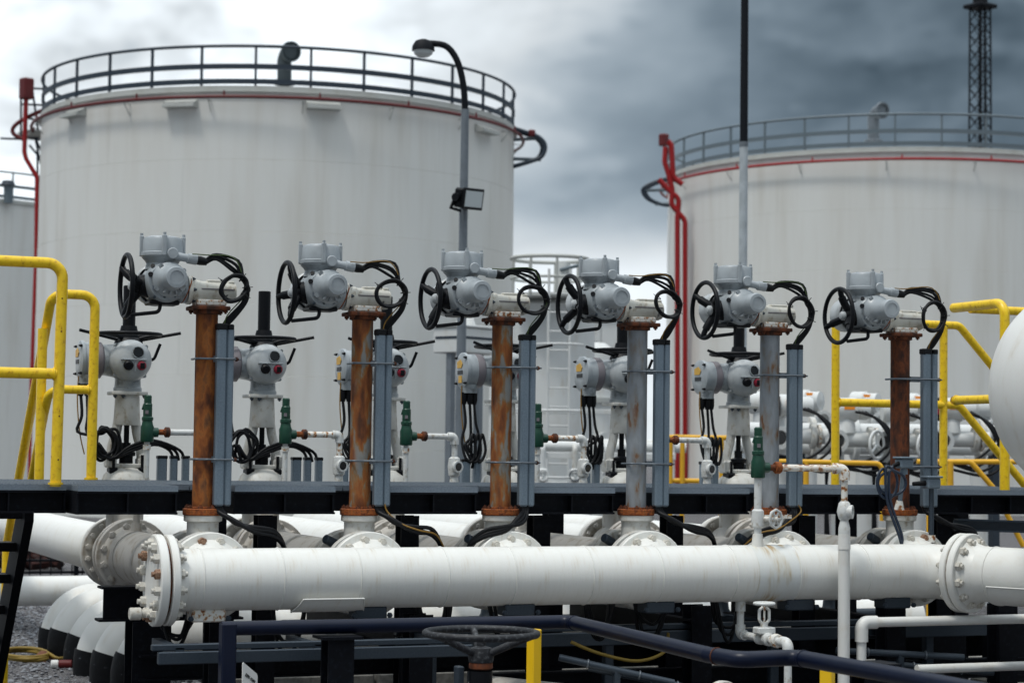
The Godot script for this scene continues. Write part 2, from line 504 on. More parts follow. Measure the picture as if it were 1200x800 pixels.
func make_light() -> void:
	var cam := Camera3D.new()
	cam.name = "camera"
	cam.transform = Transform3D(view.orthonormalized(), EYE)
	cam.keep_aspect = Camera3D.KEEP_HEIGHT
	cam.far = 900.0
	cam.near = 0.05
	var lens := CameraAttributesPhysical.new()
	lens.frustum_focal_length = 72.0
	lens.frustum_focus_distance = 10.4
	lens.exposure_aperture = 4.0
	cam.attributes = lens
	cam.fov = rad_to_deg(2.0 * atan(400.0 / FOCAL))
	add_child(cam)
	cam.current = true

	var env := Environment.new()
	env.background_mode = Environment.BG_SKY
	env.tonemap_mode = Environment.TONE_MAPPER_LINEAR
	env.tonemap_exposure = 1.2
	env.sdfgi_enabled = true
	env.ssao_enabled = true
	env.ssil_enabled = true
	var sm := PanoramaSkyMaterial.new()
	sm.panorama = sky_image()
	var sk := Sky.new()
	sk.sky_material = sm
	env.sky = sk
	env.background_energy_multiplier = 1.0
	var we := WorldEnvironment.new()
	we.name = "world_environment"
	we.environment = env
	add_child(we)

	var sun := DirectionalLight3D.new()
	sun.name = "sun"
	sun.light_energy = 0.45
	sun.light_color = Color(1.0, 0.985, 0.955)
	sun.light_angular_distance = 11.0
	sun.shadow_enabled = true
	add_child(sun)
	sun.look_at_from_position(Vector3.ZERO, -Vector3(-0.35, 0.85, 0.15).normalized())

# heavy grey cloud cover: broad cloud masses from noise, brighter towards the zenith, low on the horizon and in one wide break
func sky_image() -> ImageTexture:
	var w := 2048
	var h := 1024
	var im := Image.create(w, h, false, Image.FORMAT_RGBF)
	var big := FastNoiseLite.new()
	big.seed = 5
	big.noise_type = FastNoiseLite.TYPE_SIMPLEX_SMOOTH
	big.frequency = 1.0
	big.fractal_octaves = 2
	var det := FastNoiseLite.new()
	det.seed = 9
	det.noise_type = FastNoiseLite.TYPE_SIMPLEX_SMOOTH
	det.frequency = 1.0
	det.fractal_octaves = 6
	det.fractal_gain = 0.54
	for j in h:
		var el := (0.5 - (j + 0.5) / h) * PI
		if el < -0.03:
			for i in w: im.set_pixel(i, j, Color(0.3, 0.31, 0.32))
			continue
		for i in w:
			var az := (i + 0.5) / w * TAU
			var d := Vector3(sin(az) * cos(el), sin(el), -cos(az) * cos(el))
			var e := maxf(d.y, 0.0)
			var b := big.get_noise_3dv(Vector3(d.x, d.y * 2.0, d.z) * 2.3)
			var f := det.get_noise_3dv(Vector3(d.x * 5.0, d.y * 16.0, d.z * 5.0))
			var g := det.get_noise_3dv(Vector3(d.x * 17.0 + 7.0 + 1.4 * f, d.y * 38.0 + 2.0 * f, d.z * 17.0))
			var l := 0.18 + 0.06 * b + 0.16 * f + 0.09 * g
			# the wide break in the cloud
			var da := wrapf(az - deg_to_rad(5.0), -PI, PI) + 0.10 * f + 0.03 * g
			var de := el - deg_to_rad(13.0) - 0.05 * f
			l += 0.74 * smoothstep(0.44, 0.20, sqrt(da * da + de * de * 3.2)) * (1.0 + 0.5 * g + 0.3 * f)
			l -= 0.08 * smoothstep(0.40, 0.0, absf(wrapf(az - deg_to_rad(40.0), -PI, PI))) * (1.0 + f)
			# bright strip under the cloud base
			l += minf(1.25 * exp(-pow((e + 0.012 * f) / 0.1, 4.0)), 0.62)
			l += 1.15 * smoothstep(0.30, 0.95, e) * (1.0 + 0.4 * b)
			l = maxf(l, 0.06 + 0.02 * f)
			var t := clampf((l - 0.06) / 0.55, 0.0, 1.0)
			var tint := Color(0.62, 0.98, 1.32).lerp(Color(0.915, 0.99, 1.045), pow(t, 0.6))
			im.set_pixel(i, j, Color(l * tint.r, l * tint.g, l * tint.b))
	return ImageTexture.create_from_image(im)

# ---------------------------------------------------------------- ground
func make_ground() -> void:
	var g := G()
	g.box(Vector3(0, -0.1, -150), Vector3(700, 0.2, 700))
	setting("ground", g, M.gravel)
	# loose stones on the gravel where it is near enough to tell them
	var rng := RandomNumberGenerator.new()
	rng.seed = 4
	for kind in 2:
		var s := G()
		s.lathe(Vector3.ZERO, Vector3.UP, [Vector2(0, -0.4), Vector2(0.62, -0.25), Vector2(1.0, 0.05), Vector2(0.7, 0.4), Vector2(0, 0.5)], 6, 0.75)
		var mm := MultiMesh.new()
		mm.transform_format = MultiMesh.TRANSFORM_3D
		mm.mesh = s.mesh()
		mm.instance_count = 16000
		for k in mm.instance_count:
			var z := -7.5 - 12.5 * pow(rng.randf(), 0.8)
			var x := lerpf(0.8, 4.2 - z * 0.42, rng.randf())
			var r := rng.randf_range(0.008, 0.02) * (1.25 if kind == 0 else 1.0)
			var b := Basis.from_euler(Vector3(rng.randf_range(-0.5, 0.5), rng.randf() * TAU, rng.randf_range(-0.5, 0.5))).scaled(Vector3(r, r, r))
			mm.set_instance_transform(k, Transform3D(b, Vector3(x, r * 0.2, z)))
		var o := MultiMeshInstance3D.new()
		o.multimesh = mm
		o.material_override = M.stone_a if kind == 0 else M.stone_b
		o.name = "gravel" if kind == 0 else "gravel_001"
		add_child(o)
		tag(o, "loose pale grey gravel stones under the pipes" if kind == 0 else "loose darker grey gravel stones under the pipes", "gravel", "", "stuff")
	# concrete kerb behind the manifold
	var k0 := ony(330, 796, 0.1)
	for i in 6:
		var kb := G()
		kb.box(Vector3(k0.x - 0.4 + i * 1.0 + 0.5, 0.055, k0.z), Vector3(0.985, 0.15, 0.14), 0.015)
		setting("kerb", kb, M.concrete)

# ---------------------------------------------------------------- storage tanks
func on_wall(c: Vector3, R: float, ang: float, y: float) -> Vector3:
	return c + Vector3(sin(ang) * R, y, cos(ang) * R)

func make_tank(label: String, c: Vector3, R: float, top: float, rail_top: float, ring_y: float, m_rail: Material, m_ring: Material, n_posts: int, shift: float, ring: bool, shelf_px: Array) -> Node3D:
	var t := thing("storage_tank", label, "tank", c, "storage tanks")
	var courses := 6
	for i in courses:
		var y0 := top * i / courses
		var y1 := top * (i + 1) / courses
		var g := G()
		var r := R + 0.006 * (courses - 1 - i)
		g.lathe(Vector3.ZERO, Vector3.UP, [Vector2(r - 0.012, y0 - 0.004), Vector2(r - 0.007, y0 + 0.004), Vector2(r, y0 + 0.009), Vector2(r, y1 - 0.002), Vector2(r - 0.008, y1 + 0.002)], 128)
		part(t, "shell_course", g, M.tank_white)
		# upright weld seams
		for k in 9:
			var a := TAU * k / 9.0 + (0.35 if i % 2 else 0.0) + shift
			var s := G()
			s.box(on_wall(Vector3.ZERO, r - 0.002, a, (y0 + y1) * 0.5), Vector3(0.03, y1 - y0 - 0.03, 0.012), 0.0, Basis(Vector3.UP, a))
			if cos(a - atan2(-c.x, -c.z)) > 0.0:
				part(t, "weld_seam", s, M.tank_white)
	var rf := G()
	rf.lathe(Vector3.ZERO, Vector3.UP, [Vector2(0, top + 0.55), Vector2(R * 0.5, top + 0.32), Vector2(R + 0.01, top + 0.05)], 96)
	part(t, "roof", rf, M.tank_trim)
	var cb := G()
	cb.lathe(Vector3.ZERO, Vector3.UP, [Vector2(R - 0.04, top - 0.09), Vector2(R + 0.07, top - 0.09), Vector2(R + 0.07, top - 0.06), Vector2(R + 0.025, top - 0.05), Vector2(R + 0.025, top + 0.05), Vector2(R - 0.04, top + 0.05)], 128)
	part(t, "rim_angle", cb, M.tank_trim)
	var hgt := rail_top - top
	var tb := G()
	tb.lathe(Vector3.ZERO, Vector3.UP, [Vector2(R - 0.03, top + 0.09), Vector2(R, top + 0.09), Vector2(R, top + 0.2), Vector2(R - 0.03, top + 0.2), Vector2(R - 0.03, top + 0.09)], 128)
	part(t, "toe_board", tb, m_rail)
	part(t, "top_rail", G().ring(Vector3(0, rail_top - 0.03, 0), Vector3.UP, R, 0.035, 128, 8), m_rail)
	var mr := G()
	mr.lathe(Vector3.ZERO, Vector3.UP, [Vector2(R - 0.03, top + hgt * 0.5 - 0.055), Vector2(R + 0.01, top + hgt * 0.5 - 0.055), Vector2(R + 0.01, top + hgt * 0.5 + 0.055), Vector2(R - 0.03, top + hgt * 0.5 + 0.055), Vector2(R - 0.03, top + hgt * 0.5 - 0.055)], 128)
	part(t, "mid_rail", mr, m_rail)
	for k in n_posts:
		var a := TAU * k / n_posts + shift
		var p := G()
		p.box(on_wall(Vector3.ZERO, R - 0.01, a, top + hgt * 0.5), Vector3(0.05, hgt - 0.06, 0.05), 0.0, Basis(Vector3.UP, a))
		part(t, "rail_post", p, m_rail)
	if ring:
		part(t, "spray_ring", G().ring(Vector3(0, ring_y, 0), Vector3.UP, R + 0.22, 0.038, 128, 8), m_ring)
		for k in 18:
			var a := TAU * k / 18.0 + shift + 0.11
			if cos(a - atan2(-c.x, -c.z)) < -0.2: continue
			var b := G()
			b.tube([on_wall(Vector3.ZERO, R, a, ring_y - 0.28), on_wall(Vector3.ZERO, R + 0.2, a, ring_y - 0.05), on_wall(Vector3.ZERO, R, a, ring_y - 0.05)], 0.014, 5)
			part(t, "ring_bracket", b, M.tank_trim)
			var nz := G()
			nz.cyl(on_wall(Vector3.ZERO, R + 0.22, a + 0.06, ring_y - 0.02), on_wall(Vector3.ZERO, R + 0.22, a + 0.06, ring_y + 0.13), 0.03, 0.018, 8)
			part(t, "spray_nozzle", nz, m_ring)
	for px in shelf_px:
		# hooded overflow openings under the rim: found by their direction on the shell
		var d := ray(px[0], px[1])
		var a0 := EYE - c
		var qa := d.x * d.x + d.z * d.z
		var qb := 2.0 * (a0.x * d.x + a0.z * d.z)
		var qc := a0.x * a0.x + a0.z * a0.z - R * R
		var disc := qb * qb - 4.0 * qa * qc
		if disc < 0.0: continue
		var hit := EYE + d * ((-qb - sqrt(disc)) / (2.0 * qa)) - c
		var an := atan2(hit.x, hit.z)
		var hb := G()
		var bs := Basis(Vector3.UP, an)
		hb.slab(PackedVector2Array([Vector2(0, 0.1), Vector2(0.24, -0.03), Vector2(0.24, -0.09), Vector2(0, -0.09)]), Vector3(hit.x, hit.y, hit.z) - bs.x * 0.36, Basis(bs.z, Vector3.UP, -bs.x), -0.72)
		part(t, "overflow_hood", hb, M.tank_trim)
	return t

func gooseneck(t: Node3D, px: float, py0: float, py1: float, depth: float, m: Material, side: float) -> void:
	var b := ond(px, py0, depth) - t.position
	var e := ond(px, py1, depth) - t.position
	var right := view.x
	var fw := (right * side * 0.7 - view.z * -0.75)
	fw.y = -0.12
	var g := G()
	var pts := [b, e, e + Vector3(0, 0.1, 0), e + Vector3(0, 0.26, 0) + fw.normalized() * 0.14, e + Vector3(0, 0.3, 0) + fw.normalized() * 0.36]
	g.tube(spline(pts, 5), 0.165, 16)
	part(t, "vent_pipe", g, m)
	var g2 := G()
	var mouth: Vector3 = pts[4]
	var ax := fw.normalized()
	g2.lathe(mouth - ax * 0.03, ax, [Vector2(0.17, 0), Vector2(0.235, 0.01), Vector2(0.235, 0.08), Vector2(0.195, 0.08), Vector2(0.185, -0.01), Vector2(0, -0.01)], 20)
	part(t, "vent_mouth", g2, m)
	var g3 := G()
	g3.lathe(b - Vector3(0, 0.02, 0), Vector3.UP, [Vector2(0.25, 0), Vector2(0.25, 0.06), Vector2(0.17, 0.09)], 18)
	part(t, "vent_flange", g3, m)

func make_tanks() -> void:
	var c1 := ond(326, 300, 48.9)
	c1.y = 0.0
	var t1 := make_tank("large white cylindrical storage tank with red foam box beside the lamp post", c1, 5.6, 9.17, 10.1, 8.95, M.rail_dark, M.red_dark, 30, 0.05, true, [[90, 133], [213, 122], [378, 124], [566, 152]])
	gooseneck(t1, 333, 98, 76, 47.0, M.vent_grey, 0.6)
	# foam piping on the flank: box, drop pipe and the loop that the ring main makes round it
	var fd := 48.2
	var fb := G()
	var p0 := ond(30.5, 104, fd) - c1
	fb.box(p0, Vector3(0.27, 0.5, 0.27), 0.03, Basis(Vector3.UP, 0.4))
	part(t1, "foam_box", fb, M.red_dark)
	var drop := []
	for q in [[30, 112], [28, 178], [30, 186], [43, 208], [42, 300], [36, 470], [34, 612]]:
		drop.append(ond(q[0], q[1], fd) - c1)
	part(t1, "foam_pipe", G().tube(bend(drop, 0.2), 0.055, 8), M.red_pipe)
	var up := []
	for q in [[50, 129], [30, 138], [18, 146], [14, 153], [18, 159], [30, 164]]:
		up.append(ond(q[0], q[1], fd + 0.1) - c1)
	part(t1, "ring_loop", G().tube(spline(up), 0.05, 8), M.red_dark)
	for q in [[[24, 92], [24, 160]], [[36, 95], [44, 152]], [[24, 103], [50, 104]], [[24, 122], [50, 123]], [[28, 138], [62, 143]], [[24, 158], [48, 164]], [[40, 158], [47, 192]], [[24, 128], [24, 158]], [[40, 160], [50, 182]], [[0, 162], [26, 163]], [[43, 150], [46, 560]], [[34, 170], [47, 186]]]:
		part(t1, "ladder_bar", G().tube([ond(q[0][0], q[0][1], fd + 0.3) - c1, ond(q[1][0], q[1][1], fd + 0.3) - c1], 0.028, 6), M.rail_dark)
	var lp := G()
	lp.box(ond(38, 158, fd + 0.5) - c1, Vector3(0.5, 0.16, 0.6), 0.02, Basis(Vector3.UP, 0.35))
	part(t1, "landing", lp, M.tank_trim)
	for o in [[0, 0], [0.16, -3]]:
		var lpw := []
		for q in [[598, 149], [617, 155], [632, 161], [639, 171], [635, 183], [622, 189], [601, 195]]:
			lpw.append(ond(q[0] - o[1] * -1.2, q[1] - o[1] * 0.4, 48.6 + o[0]) - c1)
		part(t1, "ring_loop", G().tube(spline(lpw), 0.05, 8), M.rail_dark)
	for q in [[[596, 164], [630, 162]], [[600, 186], [634, 187]]]:
		part(t1, "loop_bracket", G().tube([ond(q[0][0], q[0][1], 48.7) - c1, ond(q[1][0], q[1][1], 48.7) - c1], 0.045, 6), M.rail_grey)
	part(t1, "loop_clamp", G().box(ond(623, 156, 48.6) - c1, Vector3(0.16, 0.16, 0.16), 0.03), M.red_dark)

	var c2 := ond(1045, 300, 61.0)
	c2.y = 0.0
	var t2 := make_tank("large white cylindrical storage tank with two red drop pipes below the lattice mast", c2, 6.66, 9.72, 10.68, 9.42, M.rail_grey, M.red_pipe, 34, 0.0, true, [])
	gooseneck(t2, 1024, 166, 142, 57.0, M.lamp_grey, 0.6)
	var d2 := 60.2
	part(t2, "foam_box", G().box(ond(778, 164, d2) - c2, Vector3(0.24, 0.36, 0.24), 0.03, Basis(Vector3.UP, 0.3)), M.red_dark)
	for line in [[[780, 172], [779, 190], [784, 206], [788, 222], [787, 240], [803, 258], [803, 613]], [[772, 210], [783, 222], [796, 233], [794, 256], [794, 613]], [[783, 165], [787, 170], [789, 208], [800, 216]]]:
		var pp := []
		for q in line: pp.append(ond(q[0], q[1], d2 - 2.0) - c2)
		part(t2, "foam_pipe", G().tube(bend(pp, 0.25), 0.078, 8), M.red_pipe)
	for o in [0.0, 3.0]:
		var lw := []
		for q in [[792, 207], [774, 211], [759, 217], [753, 223], [758, 232], [770, 238], [781, 240]]:
			lw.append(ond(q[0] + o * 1.2, q[1] + o * 0.3, d2) - c2)
		part(t2, "ring_loop", G().tube(spline(lw), 0.05, 8), M.rail_dark)
	part(t2, "loop_bracket", G().tube([ond(756, 223, d2) - c2, ond(790, 222, d2) - c2], 0.05, 6), M.rail_grey)
	part(t2, "loop_bracket", G().tube([ond(768, 239, d2) - c2, ond(788, 239, d2) - c2], 0.05, 6), M.rail_grey)

	# lower tank that shows at the frame's edge behind the first
	var c3 := ond(-90, 300, 78.0)
	c3.y = 0.0
	var t3 := make_tank("lower white storage tank with a thin pale guard rail and capped vent", c3, 6.6, 10.25, 11.3, 9.5, M.rail_grey, M.red_pipe, 36, 0.02, false, [])
	var vb := ond(9, 238, 73.0) - c3
	var vt := ond(9, 217, 73.0) - c3
	part(t3, "vent_pipe", G().cyl(vb, vt, 0.16, -1, 12), M.rail_grey)
	part(t3, "vent_cap", G().cyl(vt, vt + Vector3(0, 0.16, 0), 0.26, 0.2, 12), M.rail_dark)

	# lattice mast behind the second tank
	var mb := ond(1149, 300, 82.0)
	mb.y = 0.0
	var mt := thing("lattice_mast", "dark steel lattice mast rising behind the second storage tank", "mast", mb)
	var mtop := (ond(1149, 6, 82.0)).y
	var w0 := 0.36
	var w1 := 0.285
	var corners := [Vector2(-1, -1), Vector2(1, -1), Vector2(1, 1), Vector2(-1, 1)]
	var turn := Basis(Vector3.UP, 0.25)
	for cnr in corners:
		part(mt, "leg", G().tube([turn * Vector3(cnr.x * w0, 0, cnr.y * w0), turn * Vector3(cnr.x * w1, mtop, cnr.y * w1)], 0.038, 6), M.mast_dark)
	var bays := 36
	for i in bays:
		var y0 := mtop * i / bays
		var y1 := mtop * (i + 1) / bays
		if y1 < mtop * 0.55: continue
		var a := lerpf(w0, w1, float(i) / bays)
		var b := lerpf(w0, w1, float(i + 1) / bays)
		for k in 4:
			var ca: Vector2 = corners[k]
			var cb: Vector2 = corners[(k + 1) % 4]
			part(mt, "brace", G().tube([turn * Vector3(ca.x * a, y0, ca.y * a), turn * Vector3(cb.x * b, y1, cb.y * b)], 0.02, 4), M.mast_dark)
			part(mt, "brace", G().tube([turn * Vector3(cb.x * a, y0, cb.y * a), turn * Vector3(ca.x * b, y1, ca.y * b)], 0.02, 4), M.mast_dark)
	part(mt, "feeder_cable", G().tube([turn * Vector3(0.1, 0, 0.3), turn * Vector3(0.05, mtop, 0.2)], 0.05, 6), M.mast_dark)
	part(mt, "head_platform", G().box(Vector3(0, mtop + 0.06, 0), Vector3(0.98, 0.16, 0.98), 0.03, turn), M.mast_dark)
	part(mt, "head_tube", G().cyl(Vector3(0, mtop + 0.1, 0), Vector3(0, mtop + 1.6, 0), 0.3, 0.28, 12), M.mast_dark)

	# tall tapered pole in front of the second tank
	var pb := ond(871, 300, 25.0)
	pb.y = 0.0
	var pole := thing("mast_pole", "tall slim tapered pole, white with the shade of its top painted dark, in front of the red drop pipes", "pole", pb)
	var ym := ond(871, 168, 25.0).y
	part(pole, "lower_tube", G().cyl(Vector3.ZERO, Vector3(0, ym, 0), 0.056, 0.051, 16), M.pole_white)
	part(pole, "shaded_upper_tube", G().cyl(Vector3(0, ym, 0), Vector3(0, 9.4, 0), 0.05, 0.043, 16), M.mast_dark)  # shade towards the pole's top, painted in as one dark section
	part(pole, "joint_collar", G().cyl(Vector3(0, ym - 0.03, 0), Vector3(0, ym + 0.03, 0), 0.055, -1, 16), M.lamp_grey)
	part(pole, "foot_plate", G().box(Vector3(0, 0.015, 0), Vector3(0.3, 0.03, 0.3), 0.005), M.lamp_grey)

	# lamp post with curved arm
	var lb := ond(540, 400, 22.0)
	lb.y = 0.0
	var lamp := thing("lamp_post", "grey lamp post with curved arm and domed lantern in front of the tank", "lamp post", lb)
	var q1 := ond(545, 128, 22.0) - lb
	part(lamp, "column", G().cyl(Vector3.ZERO, Vector3(q1.x, q1.y, q1.z), 0.062, 0.042, 14), M.lamp_grey)
	var arm := []
	for q in [[545, 130], [543, 100], [536, 72], [524, 55], [508, 51], [497, 52]]:
		arm.append(ond(q[0], q[1], 22.0) - lb)
	part(lamp, "arm", G().tube(spline(arm), 0.035, 10), M.mast_dark)  # dark colour paints in the shading towards the lamp post's top
	var lh := ond(496, 54, 22.0) - lb
	var hood := G()
	hood.lathe(lh + Vector3(0, -0.05, 0), Vector3.UP, [Vector2(0.125, 0), Vector2(0.12, 0.05), Vector2(0.085, 0.105), Vector2(0.03, 0.125), Vector2(0, 0.125)], 18)
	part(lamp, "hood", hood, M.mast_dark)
	var bowl := G()
	bowl.lathe(lh + Vector3(0, -0.05, 0), Vector3.DOWN, [Vector2(0.108, 0), Vector2(0.1, 0.035), Vector2(0.06, 0.065), Vector2(0, 0.072)], 18)
	part(lamp, "glass_bowl", bowl, M.glass_lens)
	part(lamp, "foot_plate", G().box(Vector3(0, 0.015, 0), Vector3(0.3, 0.03, 0.3), 0.005), M.lamp_grey)

	# floodlight on the lamp post
	var fc := ond(553, 233, 21.85)
	var fl := thing("floodlight", "black rectangular floodlight with pale glass clamped to the lamp post", "floodlight", fc)
	var fbs := view.orthonormalized() * Basis(Vector3.UP, 1.0) * Basis(Vector3.RIGHT, 0.15)
	var hs := G()
	hs.box(fbs * Vector3(0, 0, -0.06), Vector3(0.36, 0.21, 0.12), 0.02, fbs)
	part(fl, "housing", hs, M.black_paint)
	part(fl, "front_frame", G().box(fbs * Vector3(0, 0, 0.012), Vector3(0.38, 0.23, 0.022), 0.006, fbs), M.black_paint)
	part(fl, "glass", G().box(fbs * Vector3(0, 0.0, 0.0245), Vector3(0.32, 0.17, 0.004), 0.0, fbs), M.glass_lens)
	part(fl, "bracket", G().tube([fbs * Vector3(-0.2, 0.0, -0.08), fbs * Vector3(-0.2, -0.12, -0.12), fbs * Vector3(0.0, -0.14, -0.14), fbs * Vector3(0.0, -0.13, -0.2)], 0.018, 6), M.black_paint)
	part(fl, "hinge_knob", G().cyl(fbs * Vector3(-0.19, 0.0, -0.06), fbs * Vector3(-0.235, 0.0, -0.06), 0.045, -1, 12), M.black_paint)

	# pale cabinet on a steel frame behind the manifold
	var cb := ond(545, 400, 23.0)
	var cab := thing("equipment_cabinet", "white sheet metal cabinet with slotted sides on two steel legs", "cabinet", Vector3(cb.x, 0, cb.z), "", 0.5)
	part(cab, "body", G().box(Vector3(0, cb.y, 0), Vector3(0.62, 0.28, 0.42), 0.012), M.far_white)
	part(cab, "lid", G().box(Vector3(0.0, cb.y + 0.157, 0), Vector3(0.66, 0.03, 0.46), 0.008), M.far_white)
	part(cab, "dome_cover", G().cyl(Vector3(0.12, cb.y + 0.14, -0.1), Vector3(0.12, cb.y + 0.3, -0.1), 0.13, 0.09, 16, 0.02), M.far_white)
	for z in [0.2125]:
		part(cab, "slot", G().box(Vector3(-0.02, cb.y + 0.03, z), Vector3(0.5, 0.028, 0.006)), M.galvanised_dark)
	part(cab, "slot", G().box(Vector3(-0.3125, cb.y + 0.03, 0), Vector3(0.006, 0.028, 0.34)), M.galvanised_dark)
	for s in [-0.24, 0.24]:
		part(cab, "leg", G().box(Vector3(s, (cb.y - 0.14) * 0.5, 0), Vector3(0.08, cb.y - 0.14, 0.08), 0.006), M.lamp_grey)

	# caged access platform between the two tanks
	make_access_tower()
	make_far_manifold()
	make_yard_edge()

func make_access_tower() -> void:
	var dep := 31.0
	var b := ond(643, 400, dep)
	var t := thing("access_tower", "white caged access platform with ladder on a round vessel between the tanks", "tower", Vector3(b.x, 0, b.z), "", -0.38)
	var y_top := ond(643, 303, dep).y
	var y_deck := ond(643, 346, dep).y
	var R := 0.58
	part(t, "vessel", G().lathe(Vector3(0.1, 0, -0.5), Vector3.UP, [Vector2(0.62, 0), Vector2(0.62, y_deck - 0.12), Vector2(0.5, y_deck - 0.04), Vector2(0, y_deck)], 32), M.far_white)
	part(t, "deck", G().lathe(Vector3(0, y_deck - 0.04, 0), Vector3.UP, [Vector2(0, 0), Vector2(R, 0), Vector2(R, 0.05), Vector2(0, 0.05)], 28), M.tank_trim)
	part(t, "top_rail", G().ring(Vector3(0, y_top, 0), Vector3.UP, R, 0.03, 40, 8), M.tank_trim)
	part(t, "mid_rail", G().ring(Vector3(0, (y_top * 0.45 + y_deck * 0.55), 0), Vector3.UP, R, 0.022, 40, 8), M.tank_trim)
	for k in 9:
		var a := TAU * k / 9.0
		part(t, "rail_post", G().tube([Vector3(cos(a) * R, y_deck, sin(a) * R), Vector3(cos(a) * R, y_top, sin(a) * R)], 0.022, 6), M.tank_trim)
	part(t, "corner_column", G().cyl(Vector3(0.22, y_deck, 0.1), Vector3(0.22, y_top - 0.05, 0.1), 0.09, -1, 12), M.far_white)
	part(t, "gate_rail", G().tube([Vector3(0.15, y_top - 0.18, 0.2), Vector3(0.55, y_top - 0.08, 0.2), Vector3(0.58, y_top - 0.12, -0.1)], 0.03, 6), M.rail_grey)
	for s in [-0.02, 0.3]:
		part(t, "ladder_stile", G().tube([Vector3(s, 0, 0.66), Vector3(s, y_deck + 0.35, 0.66)], 0.022, 6), M.far_white)
	for k in 15:
		var y := 0.25 + 0.28 * k
		if y < y_deck: part(t, "rung", G().tube([Vector3(-0.02, y, 0.66), Vector3(0.3, y, 0.66)], 0.013, 5), M.far_white)
	for k in 3:
		var y := y_deck * (0.3 + 0.25 * k)
		var p := []
		for j in 11:
			var a := PI * j / 10.0
			p.append(Vector3(0.14 + cos(a) * 0.36, y, 0.66 + sin(a) * 0.4))
		part(t, "cage_hoop", G().tube(p, 0.016, 5), M.far_white)
	part(t, "cross_beam", G().box(Vector3(0.1, y_deck * 0.55, 0.4), Vector3(1.7, 0.07, 0.07), 0.005), M.far_white)
	part(t, "cross_beam", G().box(Vector3(0.0, y_deck * 0.28, 0.4), Vector3(1.5, 0.06, 0.07), 0.005), M.far_white)
	# pale process units standing round the tower
	var spots := [[600, 405, 33.0, 0.36, "white upright filter vessel with a domed lid left of the caged ladder", "upright_vessel"], [692, 400, 33.5, 0.42, "white upright filter vessel with a domed lid behind a grey valve head", "upright_vessel"]]
	spots[0][4] = "white upright domed vessel near the lamp post"
	spots[1][4] = "stouter white upright domed vessel near the red drop pipes"
	for s in spots:
		var q := ond(s[0], s[1], s[2])
		var vs := thing(s[5], s[4], "vessel", Vector3(q.x, 0, q.z), "upright vessels")
		part(vs, "shell", G().lathe(Vector3.ZERO, Vector3.UP, [Vector2(s[3], 0), Vector2(s[3], q.y - 0.3), Vector2(s[3] * 0.93, q.y - 0.14), Vector2(s[3] * 0.6, q.y - 0.03), Vector2(0, q.y)], 28), M.far_white)
		for k in 3:
			part(vs, "flange_band", G().lathe(Vector3(0, q.y * (0.3 + 0.2 * k), 0), Vector3.UP, [Vector2(s[3], 0), Vector2(s[3] + 0.06, 0), Vector2(s[3] + 0.06, 0.08), Vector2(s[3], 0.08)], 28), M.tank_trim)
		part(vs, "nozzle", G().cyl(Vector3(0, q.y * 0.5, s[3] * 0.9), Vector3(0, q.y * 0.5, s[3] + 0.25), 0.12, -1, 14), M.rust_white)
		part(vs, "nozzle_flange", G().cyl(Vector3(0, q.y * 0.5, s[3] + 0.2), Vector3(0, q.y * 0.5, s[3] + 0.26), 0.2, -1, 16), M.far_white)
	# low pale building behind, its panels standing apart
	var hb := ond(655, 430, 42.0)
	var house := thing("control_building", "low white panelled building behind the caged access platform", "building", Vector3(hb.x, 0, hb.z), "", -0.38)
	var hh := ond(655, 372, 42.0).y
	part(house, "wall", G().box(Vector3(0, hh * 0.5, 0), Vector3(2.7, hh, 2.0)), M.far_white)
	part(house, "roof", G().box(Vector3(0, hh + 0.05, 0), Vector3(2.9, 0.1, 2.2), 0.01), M.tank_trim)
	for k in 5:
		for r in 4:
			part(house, "panel", G().box(Vector3(-1.08 + k * 0.54, hh * (0.125 + 0.25 * r), 1.012), Vector3(0.515, hh * 0.25 - 0.03, 0.024), 0.004), M.far_white)
	for k in 2:
		part(house, "window_louvre", G().box(Vector3(-0.54 + k * 1.08, hh * 0.86, 1.03), Vector3(0.4, 0.14, 0.02)), M.galvanised_dark)

